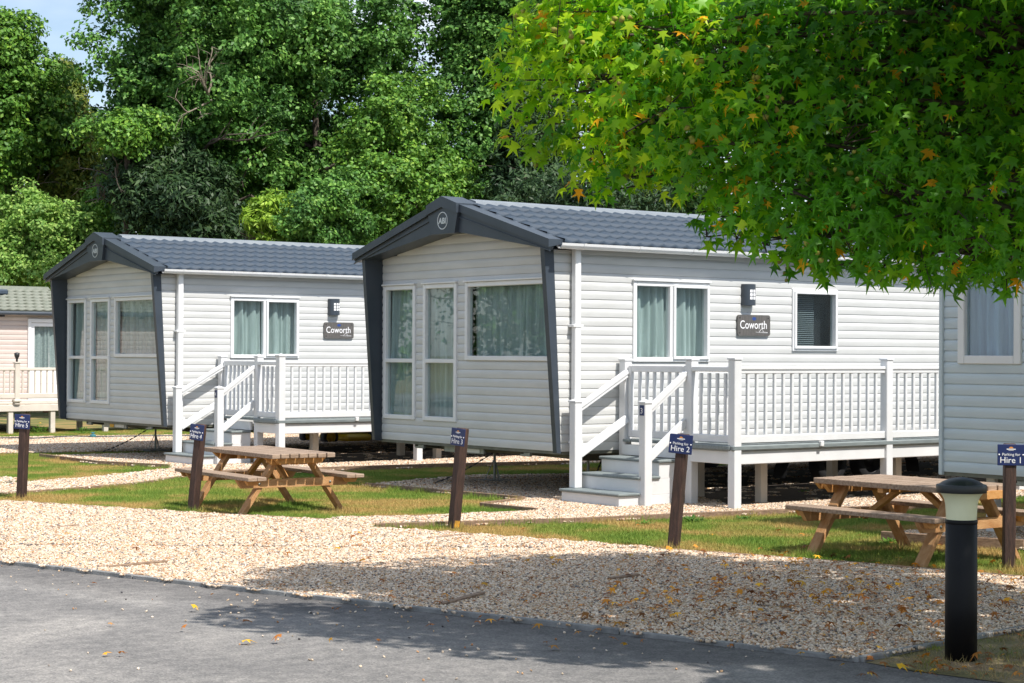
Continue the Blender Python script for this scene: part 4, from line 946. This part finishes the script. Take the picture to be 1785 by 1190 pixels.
# ------------------------------------------------------------------ hose, tap, blocks, weeds
hp = [tuple(at(x, y)[:2])+(.045,) for x, y in ((-40, 769), (0, 768.5), (40, 768), (60, 769), (90, 767), (130, 765), (163, 766), (200, 765.5), (260, 764.5), (330, 764))]
MB().tube(hp, .025, 7).build('water_hose', 'hose', label='dark hose lying across the far gravel at the left', cat='hose')
A_ = at(162, 766); q = MB(); q.box((A_[0]-.05, A_[1]-.05, .0), (A_[0]+.05, A_[1]+.05, .10), .02); q.tube([(A_[0], A_[1], .08), (A_[0], A_[1], .13)], .02, 8); q.box((A_[0]-.04, A_[1]-.012, .12), (A_[0]+.04, A_[1]+.012, .14), .006)
q.build('hose_tap', 'teal', label='small teal tap standing on the far gravel by the hose', cat='tap')
A_ = at(985, 845); b_ = MB(); b_.box((.95, .30, .012), (1.35, .62, .12), .012); b_.build('concrete_block', 'block_dark', label='dark block under the middle caravan beside the bottom step', cat='block')
def weed(p, r, h, n, label, fl=False):
    B_ = at(*p); vs = []; mb = MB(); rg = random.Random(int(p[0]*7))
    for i in range(n):
        a = rg.uniform(0, 6.28); rr = r*math.sqrt(rg.random()); zz = h*rg.uniform(.25, 1)*(1-.5*rr/r); c = Vector((B_[0]+rr*math.cos(a), B_[1]+rr*math.sin(a), zz)); s_ = rg.uniform(.5, 1)*.05
        d = Vector((math.cos(a), math.sin(a), rg.uniform(-.2, .8))).normalized(); sd_ = d.cross(Vector((0, 0, 1))).normalized()
        mb.add([c-d*s_*.5, c+sd_*s_*.4, c+d*s_, c-sd_*s_*.4], [(0, 1, 2, 3)])
    t = empty('weed_plant', (0, 0, 0), label=label, cat='weed', group='weeds along the gravel edges')
    mb.build('leaves', 'weed_leaf', t); st = MB()
    for i in range(5): st.tube([(B_[0], B_[1], 0), (B_[0]+rg.uniform(-.6, .6)*r, B_[1]+rg.uniform(-.6, .6)*r, h*.7)], .004, 5)
    st.build('stem', 'weed_leaf', t)
    if fl: MB().lathe([(.001, 0), (.03, .01), (.001, .02)], 8, (B_[0], B_[1], h)).build('flower', 'mower_yellow', t)
weed((70, 757), .24, .22, 130, 'leafy weed with a yellow flower under the far left deck', True)
weed((145, 758), .22, .2, 90, 'spiky weed tuft between the far left deck and the left caravan')
weed((1122, 917), .09, .06, 40, 'small low weed beside the edging left of the second signpost from the right')
weed((1206, 912), .12, .09, 55, 'low weed by the edging right of the second signpost from the right')
weed((1300, 908), .10, .07, 40, 'low weed by the edging below the corner deck post')
weed((1552, 950), .10, .08, 45, 'low weed at the end of the edging behind the right picnic table')
weed((700, 856), .10, .07, 35, 'grassy weed at the left edging below the middle caravan')
weed((1403, 862), .07, .07, 30, 'tiny weed in the shade under the middle deck')
# ------------------------------------------------------------------ trees
def leaf_cards(C, N, size, kind='leaf', rg=RNG, droop=0.0):
    """C centres, N facing directions; returns verts, faces for small folded leaves"""
    n = len(C); t = rg.normal(size=(n, 3)); t[:, 2] -= droop
    N = N/np.linalg.norm(N, axis=1, keepdims=True)
    t -= N*np.sum(t*N, 1, keepdims=True); t /= np.linalg.norm(t, axis=1, keepdims=True)
    b = np.cross(N, t); s = size[:, None]
    if kind == 'leaf':
        V = np.stack([C-t*s*.5, C-b*s*.33+N*s*.10, C+t*s*.55, C+b*s*.33+N*s*.10], 1)
        F = np.array([[0, 1, 2], [0, 2, 3]])
    else:      # conifer spray: long thin ragged triangle pair
        V = np.stack([C-t*s*.5-b*s*.05, C-t*s*.1-b*s*.20, C+t*s*.75, C-t*s*.1+b*s*.20], 1)
        F = np.array([[0, 1, 2], [0, 2, 3]])
    k = V.shape[1]; faces = (F[None]+np.arange(n)[:, None, None]*k).reshape(-1, 3)
    return V.reshape(-1, 3), faces
def np_mesh(name, V, F):
    me = bpy.data.meshes.new(name); me.vertices.add(len(V)); me.vertices.foreach_set('co', (V*S).astype(np.float32).ravel())
    me.loops.add(F.size); me.loops.foreach_set('vertex_index', F.astype(np.int32).ravel())
    me.polygons.add(len(F)); me.polygons.foreach_set('loop_start', np.arange(0, F.size, F.shape[1], dtype=np.int32)); me.update(calc_edges=True)
    return me
def branchy(mb, p, d, L, r, depth, rg):
    q = [p]; cur = np.array(p, float); dd = np.array(d, float)
    for i in range(4):
        dd = dd+rg.normal(size=3)*.16; dd /= np.linalg.norm(dd); cur = cur+dd*L/4; q.append(cur.copy())
    mb.tube(q, [r*(1-.16*i) for i in range(5)], 6 if depth else 8, cap=False)
    if depth > 0:
        for k in range(3):
            i = 2+k % 3; nd_ = dd+rg.normal(size=3)*.75; nd_ /= np.linalg.norm(nd_); branchy(mb, q[min(i, 4)], nd_, L*.62, r*.45, depth-1, rg)
def tree(name, label, cat, pxc, pyc, depth, rx, rz, nclump, per, lsize, leafm, kind='leaf', group=None, seed=0, clump=.6, shell=.55, trunk=True, barkm='bark', cone=False, droop=0.0, hull=1.0, bare=0, lobes=16):
    rg = np.random.default_rng(seed+100); c = atd(pxc, pyc, depth); base = np.array([c[0], c[1], 0.0])
    t = empty(name, (base[0], base[1], 0), label=label, cat=cat, group=group)
    c = c-base
    # the crown is a heap of uneven lobes, clumps sit on the lobes' outer skin
    nl = lobes; lc = rg.normal(size=(nl, 3)); lc /= np.linalg.norm(lc, axis=1, keepdims=True); lc *= (.35+.5*rg.random(nl))[:, None]
    lr = .26+.22*rg.random(nl); li = rg.integers(0, nl, nclump)
    u = rg.normal(size=(nclump, 3)); u[:, 2] += .25; u /= np.linalg.norm(u, axis=1, keepdims=True)
    P_ = (lc[li]+u*(lr[li]*(shell+(1.08-shell)*rg.random(nclump)**.6))[:, None]+rg.normal(size=(nclump, 3))*.045)*np.array([rx, rx, rz])*hull*1.12
    if cone:
        h = rg.random(nclump)**.8; a = rg.random(nclump)*6.283; rr = rx*(1-h)**.75*(.55+.45*rg.random(nclump))*(1+.18*np.sin(a*5+h*20))
        P_ = np.column_stack([rr*np.cos(a), rr*np.sin(a), (h*2-1)*rz])
        u = np.column_stack([np.cos(a), np.sin(a), np.full(nclump, .35)])
    # leaves of each clump sit on the clump's outer skin
    k = rg.integers(int(per*.6), int(per*1.4), nclump); idx = np.repeat(np.arange(nclump), k); n = len(idx)
    v = rg.normal(size=(n, 3)); v /= np.linalg.norm(v, axis=1, keepdims=True)
    cs = clump*(.6+.7*rg.random(nclump))
    LP = P_[idx]+v*(cs[idx]*(.35+.65*rg.random(n)**.5))[:, None]*np.array([1.1, 1.1, .72])
    LN = v*.55+u[idx]*.45+np.array([0, -.12, .5])+rg.normal(size=(n, 3))*.6
    ok = (LP+c)[:, 2] > .1; LP = LP[ok]; LN = LN[ok]; n = len(LP)
    V, F = leaf_cards(LP+c, LN, lsize*(.65+.7*rg.random(n)), kind, rg, droop)
    link('crown', np_mesh('crown', V, F), leafm, t, kind=None)
    if trunk:
        tb = MB(); top = c[2]-rz*.25; r0 = max(.12, rx*.075)
        pts = [(0, 0, -.1), (.05*rx*.3, 0, top*.35), (rg.normal()*.15, rg.normal()*.15, top*.7), (rg.normal()*.2, rg.normal()*.2, top+rz*.5)]
        tb.tube(pts, [r0*1.25, r0, r0*.8, r0*.4], 10); tb.build('trunk', barkm, t)
        bb = MB()
        for i in range(7):
            a = rg.random()*6.283; d = np.array([math.cos(a), math.sin(a), rg.uniform(.15, .9)]); h = top*rg.uniform(.45, 1)
            branchy(bb, (pts[2][0]*.5, pts[2][1]*.5, h), d/np.linalg.norm(d), rx*.8, r0*.42, 2, rg)
        bb.build('limbs', barkm, t)
    if bare:
        bb = MB()
        for i in range(bare):
            d = -FW+rg.normal(size=3)*.7-RT*.8; d /= np.linalg.norm(d)
            branchy(bb, c+np.array([-.2, -.9, -.28])*np.array([rx, rx, rz])*rg.uniform(.7, 1.0), d, rx*.30, .035, 2, rg)
        bb.build('bare_branches', 'bark_pale', t)
    return t
G1 = 'trees behind the caravans'; G2 = 'shrubs behind the caravans'
#    name, label, cat, px, py, depth, rx, rz, clumps, per, leaf, mat
tree('oak_tree', 'oak filling the far left corner, lower than its neighbour, sky beside its top', 'tree', -10, 250, 50, 1.75, 3.2, 760, 70, .125, 'oak_leaf_warm', seed=1, clump=.34, group=G1, lobes=18)
tree('cypress_tree', 'olive-brown conifer between the far left oak and the big oak', 'tree', 112, 345, 52, 1.8, 3.7, 700, 80, .15, 'conifer', 'spray', seed=2, clump=.34, cone=True, droop=.8, group=G1)
tree('oak_tree', 'big oak left of centre with pale bare branches, taller than the photo frame', 'tree', 325, 110, 47, 2.6, 4.4, 1500, 75, .118, 'oak_leaf', seed=3, clump=.34, bare=5, group=G1, lobes=26)
tree('oak_tree', 'airy oak above the left caravan roof with sky gaps near its top', 'tree', 550, 190, 49, 2.2, 3.5, 950, 70, .12, 'oak_leaf', seed=4, clump=.33, group=G1, lobes=20)
tree('oak_tree', 'tall oak right of the sky gap, behind the leafy foreground tree', 'tree', 875, 120, 50, 2.45, 4.3, 1250, 75, .12, 'oak_leaf', seed=5, clump=.34, group=G1, lobes=24)
tree('oak_tree', 'dense green oak behind the gable of the middle caravan', 'tree', 690, 320, 46, 1.75, 2.2, 760, 70, .112, 'oak_leaf_warm', seed=6, clump=.30, group=G1, lobes=16)
tree('yew_tree', 'dark conifer just above the middle caravan roof', 'tree', 930, 320, 45, 1.5, 2.9, 560, 80, .14, 'conifer_dark', 'spray', seed=7, clump=.36, cone=True, droop=.6, group=G1)
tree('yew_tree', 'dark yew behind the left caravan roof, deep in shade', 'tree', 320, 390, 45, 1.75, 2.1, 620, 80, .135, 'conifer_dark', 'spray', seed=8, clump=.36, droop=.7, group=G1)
tree('oak_tree', 'oak hidden mostly behind the foreground foliage, right of centre', 'tree', 1180, 180, 52, 3.0, 4.6, 480, 75, .2, 'shade_leaf', seed=9, clump=.6, group=G1)
tree('oak_tree', 'oak behind the right part of the foreground foliage', 'tree', 1520, 200, 54, 3.4, 4.6, 340, 60, .24, 'shade_leaf', seed=10, clump=.7, group=G1)
tree('oak_tree', 'oak behind the right caravan at the right edge', 'tree', 1830, 220, 56, 3.4, 4.8, 300, 60, .24, 'shade_leaf', seed=11, clump=.7, group=G1)
tree('oak_tree', 'tall dark oak standing behind the big left oak', 'tree', 400, 100, 58, 2.9, 5.6, 560, 70, .19, 'shade_leaf', seed=12, clump=.55, group=G1, shell=.3)
tree('oak_tree', 'dark oak behind the sky gap, low crown', 'tree', 690, 390, 58, 3.6, 3.4, 480, 70, .19, 'shade_leaf', seed=13, clump=.6, group=G1, shell=.3)
tree('oak_tree', 'dark oak filling in behind the far left trees', 'tree', 110, 440, 58, 3.4, 3.6, 440, 70, .19, 'shade_leaf', seed=14, clump=.6, group=G1, shell=.3)
tree('shrub', 'pale green bush left of the left caravan gable', 'shrub', 45, 440, 47, 1.6, 1.35, 480, 70, .10, 'bush_leaf', seed=20, clump=.26, group=G2, trunk=False)
tree('shrub', 'green bush above the apex of the left caravan', 'shrub', 190, 395, 48, 1.0, .95, 240, 70, .10, 'oak_leaf_warm', seed=21, clump=.25, group=G2, trunk=False)
tree('shrub', 'small bright green sapling crown in front of the big left oak', 'shrub', 215, 225, 44.5, .95, .70, 170, 65, .105, 'oak_leaf_warm', seed=25, clump=.24, group=G2, trunk=True, lobes=9)
tree('cypress_shrub', 'bright lime cypress above the left caravan roof', 'shrub', 474, 392, 43, .80, .85, 210, 60, .15, 'conifer_lime', 'spray', seed=22, clump=.2, droop=.9, group=G2, lobes=11)
tree('shrub', 'leafy bush between the lime cypress and the middle gable', 'shrub', 575, 385, 42.5, 1.05, 1.05, 320, 70, .095, 'oak_leaf', seed=23, clump=.26, group=G2, trunk=False)
tree('shrub', 'dark evergreen bush right of the middle gable apex', 'shrub', 1000, 400, 43, 1.9, 1.3, 360, 75, .12, 'conifer_dark', 'spray', seed=24, clump=.36, group=G2, trunk=False)
for k_, (x_, y_, h_) in enumerate(((-17, 33, 4.6), (-23, 29, 4.2), (-29, 33, 5.0), (-6, 41, 4.6), (-12, 38, 5.0))):
    q_ = np.array([x_, y_, h_])-CC; d_ = q_@FW
    tree('oak_tree', 'broad oak standing beyond the left edge of the photo', 'tree', CW/2+CF*(q_@RT)/d_, CH/2-CF*(q_@UP)/d_, d_, 3.3, 4.0, 420, 55, .20, 'oak_leaf', seed=40+k_, clump=.7, group='trees beyond the left edge', lobes=14)
# shaded understorey that closes the view below the crowns
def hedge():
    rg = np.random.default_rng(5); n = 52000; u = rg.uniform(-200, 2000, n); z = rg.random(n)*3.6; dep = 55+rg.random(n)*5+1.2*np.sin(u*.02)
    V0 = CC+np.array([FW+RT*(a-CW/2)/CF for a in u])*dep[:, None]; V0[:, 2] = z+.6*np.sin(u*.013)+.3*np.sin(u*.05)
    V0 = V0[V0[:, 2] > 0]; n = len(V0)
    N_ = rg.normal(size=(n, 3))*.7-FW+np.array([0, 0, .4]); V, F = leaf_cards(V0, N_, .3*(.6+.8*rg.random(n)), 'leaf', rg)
    link('woodland_understorey', np_mesh('u', V, F), 'shade_leaf', None, kind='stuff', label='dark tangled woodland undergrowth behind the caravans', cat='undergrowth')
hedge()
# ------------------------------------------------------------------ foreground sweetgum
def star_leaf(cup=.12, rg=random):
    """five-pointed leaf, tip along +x, stalk at origin, about 1 across"""
    tips = [(-128, .62), (-63, .88), (0, 1.0), (63, .88), (128, .62)]; out_ = []
    cx = .34
    for i, (a, r) in enumerate(tips):
        out_.append((a, r*.62))
        if i < 4: out_.append(((a+tips[i+1][0])/2, .175))
    pts = [(cx-.30, 0.0, 0.0)]
    for a, r in out_:
        t = R_(a); rr = r; pts.append((cx+rr*math.cos(t), rr*math.sin(t), -cup*(rr**2)*1.6+.03*abs(math.sin(t))))
    c = len(pts); pts.append((cx, 0, .02))
    # order round: base, then from -125 to 125
    ring = list(range(c)); fs = [(c, ring[i], ring[(i+1) % len(ring)]) for i in range(len(ring))]
    return np.array(pts), np.array(fs)
LOBES = [(935, 110, 11.4, 62), (900, 175, 11.4, 40), (985, 60, 11.2, 75), (960, 215, 11.5, 50), (1050, 130, 11.3, 105), (940, 250, 11.6, 30), (1040, 250, 11.5, 70), (1010, 15, 11.3, 75),
         (1060, 312, 11.5, 32), (1120, 282, 11.4, 52), (1140, 50, 11.1, 110), (1160, 190, 11.0, 110), (1190, 305, 11.2, 48), (1260, 250, 10.9, 105), (1270, 90, 11.2, 120), (1230, 378, 11.2, 26),
         (1295, 350, 10.9, 58), (1350, 180, 11.0, 115), (1370, 330, 10.7, 95), (1400, 60, 11.3, 120), (1410, 415, 10.8, 50), (1470, 250, 10.9, 120), (1480, 390, 10.6, 90), (1530, 110, 11.4, 130), (1550, 445, 10.8, 42),
         (1580, 330, 10.7, 115), (1640, 200, 11.2, 130), (1660, 420, 10.6, 85), (1700, 80, 11.5, 130), (1740, 320, 10.9, 115), (1760, 445, 10.9, 46), (1790, 200, 11.3, 120), (1820, 400, 10.8, 80), (1620, 20, 11.5, 110), (1850, 80, 11.6, 120),
         (1330, -40, 11.6, 130), (1520, -60, 11.8, 140), (1120, -60, 11.3, 110), (1720, -60, 11.9, 140), (1010, -90, 11.0, 90),
         (1240, 412, 11.2, 15), (1330, 420, 10.8, 24), (1370, 452, 10.8, 24), (1440, 468, 10.7, 24), (1530, 472, 10.8, 22), (1600, 470, 10.7, 24), (1690, 478, 10.7, 24), (1755, 488, 10.9, 22), (1045, 335, 11.5, 16),
         (880, 140, 11.4, 28), (865, 112, 11.4, 18), (905, 60, 11.3, 34), (925, 15, 11.3, 32), (890, 238, 11.6, 20), (1000, 322, 11.5, 14), (1285, 415, 11.0, 14)]
def gum():
    rg = np.random.default_rng(33); tb = C0 = CC+FW*11.5+RT*4.05; base = np.array([tb[0], tb[1], 0.0])
    t = empty('sweetgum_tree', (base[0], base[1], 0), label='foreground tree with star-shaped green and gold leaves overhanging from the upper right', cat='tree')
    lobes = []
    for (x, y, d, r) in LOBES:
        lobes.append((atd(x, y, d), r/CF*d, (x, y)))
        if r > 55: lobes.append((atd(x+14, y-6, d+.62), r/CF*d*.98, (x, y)))
    # the crown goes on above and to the right of the picture
    for k in range(260):
        a = rg.random()*6.283; rr = 5.0*math.sqrt(rg.random()); z = rg.uniform(3.6, 5.0) if rr > 2.0 else rg.uniform(4.2, 5.8)
        p = base+np.array([rr*math.cos(a), rr*math.sin(a), z]); d = (p-CC)@FW; 
        q_ = p-CC; vp = CH/2-CF*(q_@UP)/d; up_ = CW/2+CF*(q_@RT)/d
        if d > 12.2 or d < 6 or (vp > -75 and up_ < 1900) or p[0] < -6.1 or (p[0] < -4.3 and p[1] > -8.9): continue
        lobes.append((p, .46, None))
    for off in ((-6.3, -9.3, 4.2), (-6.2, -9.9, 4.3), (-5.6, -9.4, 4.5), (-6.5, -9.0, 4.3), (-5.2, -9.6, 4.5)): lobes.append((np.array(off), .55, None))
    LC = []; LN = []; LD = []; LT = []
    for (c, r, pxy) in lobes:
        n = int((245 if pxy else 120)*(r/.35)**2*1.25)
        v = rg.normal(size=(n, 3)); v /= np.linalg.norm(v, axis=1, keepdims=True)
        p = c+v*(r*(.45+.6*rg.random(n)**.5))[:, None]*np.array([1.1, 1.1, .95])
        out_ = p-(base+np.array([0, 0, 3.2])); out_[:, 2] *= .3; out_ /= np.linalg.norm(out_, axis=1, keepdims=True)
        nrm = out_*.55+v*.3+np.array([0, -.5, .5])+rg.normal(size=(n, 3))*.38
        dr = out_*.30+np.array([0, 0, -1.0])+rg.normal(size=(n, 3))*.36
        LC.append(p); LN.append(nrm); LD.append(dr); LT.append(np.full(n, pxy[0] if pxy else 9999.0))
    C = np.concatenate(LC); N = np.concatenate(LN); D = np.concatenate(LD); X = np.concatenate(LT); n = len(C)
    N /= np.linalg.norm(N, axis=1, keepdims=True); D -= N*np.sum(D*N, 1, keepdims=True); D /= np.linalg.norm(D, axis=1, keepdims=True); B = np.cross(N, D)
    size = .108*(.42+.85*rg.random(n))
    size[X > 9000] = .16
    d = C-CC; z = d@FW; U = CW/2+CF*(d@RT)/z; Vp = CH/2-CF*(d@UP)/z
    infr = (U > 0) & (U < CW) & (Vp > 0) & (Vp < 540)
    gold = infr & (rg.random(n) < .021)
    lime = (rg.random(n) < np.clip((1380-U)/520, .05, .85)) & ~gold  # bright leaves increase to the left, standing in for sun on that side
    # the 300 nearest leaves in view are single parts
    order = np.argsort(np.where(infr, z-.5*size, 99)); single = np.zeros(n, bool); single[order[:300]] = True
    pts, fs = star_leaf(); pts3 = [star_leaf(cup=q)[0] for q in (.10, .32, .62)]
    ms = {}
    for mm in ('gum_leaf', 'gum_leaf_sunlit', 'gum_leaf_gold'):
        for q in range(3):
            me = bpy.data.meshes.new('leaf'); me.from_pydata((pts3[q]).tolist(), [], fs.tolist()); me.materials.append(M[mm]); ms[(mm, q)] = me
    var = rg.integers(0, 3, n)
    for i in np.where(single)[0]:
        mm = 'gum_leaf_gold' if gold[i] else ('gum_leaf_sunlit' if lime[i] else 'gum_leaf')
        o = bpy.data.objects.new('leaf', ms[(mm, int(var[i]))]); COL.objects.link(o); o.parent = t
        T = Matrix(((D[i, 0], B[i, 0], N[i, 0], 0), (D[i, 1], B[i, 1], N[i, 1], 0), (D[i, 2], B[i, 2], N[i, 2], 0), (0, 0, 0, 1)))
        q = (C[i]-base)*S; o.matrix_local = Matrix.Translation(Vector(q)) @ T @ Matrix.Scale(float(size[i]*S), 4)
    for mm, msk in (('gum_leaf', ~gold & ~lime & ~single), ('gum_leaf_sunlit', lime & ~single), ('gum_leaf_gold', gold & ~single)):
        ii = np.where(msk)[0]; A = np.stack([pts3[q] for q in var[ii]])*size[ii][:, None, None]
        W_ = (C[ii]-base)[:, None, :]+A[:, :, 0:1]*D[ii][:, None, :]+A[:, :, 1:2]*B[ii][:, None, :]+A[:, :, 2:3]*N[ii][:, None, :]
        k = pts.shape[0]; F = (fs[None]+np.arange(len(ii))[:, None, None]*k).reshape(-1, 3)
        link({'gum_leaf': 'green_foliage', 'gum_leaf_sunlit': 'sunlit_foliage', 'gum_leaf_gold': 'golden_foliage'}[mm], np_mesh('f', W_.reshape(-1, 3), F), mm, t, kind='stuff')
    # hanging seed balls, clustered in the sunny left half
    cand = np.where(infr & (U < 1500))[0]; pick = rg.choice(cand, 110, replace=False); ic = bmesh.new(); bmesh.ops.create_icosphere(ic, subdivisions=1, radius=1)
    iv = np.array([v.co[:] for v in ic.verts]); ifc = np.array([[v.index for v in f.verts] for f in ic.faces]); ic.free(); Vb = []; Fb = []; k = 0
    for i in pick:
        for j in range(rg.integers(2, 6)):
            c_ = C[i]-base+rg.normal(size=3)*.05; Vb.append(c_+iv*(.013+.008*rg.random())*(1+.2*rg.normal(size=(len(iv), 1)))); Fb.append(ifc+k); k += len(iv)
    link('seed_balls', np_mesh('b', np.concatenate(Vb), np.concatenate(Fb)), 'seed_ball', t, kind='stuff')
    # trunk and branches to the lobes
    tk = MB(); tk.tube([(0, 0, -.1), (.03, .02, 1.2), (0, .05, 2.6), (.05, 0, 4.4), (0, 0, 5.6)], [.20, .16, .13, .09, .03], 12); tk.build('trunk', 'bark', t)
    for j, (c, r, pxy) in enumerate(lobes):
        if j % 2 and pxy is None: continue
        e = c-base; st = np.array([0, .02, max(1.9, min(4.6, e[2]-.5))]); mid = st*.5+e*.5+np.array([0, 0, .25])+rg.normal(size=3)*.1
        br = MB(); br.tube([st, st*.75+mid*.25+np.array([0, 0, .08]), mid, mid*.4+e*.6+np.array([0, 0, .05]), e], [.032, .024, .017, .011, .004], 6, cap=False)
        for q in range(4):
            w_ = mid*.3+e*.7 if q < 2 else e; br.tube([w_, w_+rg.normal(size=3)*r*.3, w_+rg.normal(size=3)*r*.5], [.008, .005, .002], 5, cap=False)
        br.build('branch', 'bark', t)
gum()
# fallen leaves on the gravel, the tarmac edge and the verge
def litter():
    rg = np.random.default_rng(8); pts, fs = star_leaf(cup=.35); Vs = []; Fs = []; k = 0; cnt = 0
    while cnt < 720:
        r = rg.random()
        if r < .72: x = rg.normal(1430, 260); y = rg.normal(1040, 40)
        elif r < .85: x = rg.uniform(600, 1785); y = rg.uniform(930, 1120)
        elif r < .93: x = rg.uniform(1500, 1785); y = rg.uniform(1100, 1190)
        else: x = rg.uniform(100, 1200); y = rg.uniform(900, 1150)
        if not (0 < x < 1785 and 880 < y < 1190): continue
        p = at(x, y); a = rg.random()*6.283; s = .066*(.5+.95*rg.random()); tl = rg.normal(size=2)*.28
        q = pts*s*np.array([1, 1, 1.3]); R = np.array(Matrix.Rotation(a, 3, 'Z') @ Matrix.Rotation(tl[0], 3, 'X') @ Matrix.Rotation(tl[1], 3, 'Y'))
        q = q@R.T; q[:, 2] -= q[:, 2].min(); inb = inside(np.array([[p[0], p[1]]]), bay)[0]
        q += np.array([p[0], p[1], .036 if inb else .014]); Vs.append(q); Fs.append(fs+k); k += len(pts); cnt += 1
    link('fallen_leaves', np_mesh('l', np.concatenate(Vs), np.concatenate(Fs)), 'fallen_leaf', None, kind='stuff', label='brown and yellow fallen leaves strewn over the shaded gravel', cat='leaves')
litter()
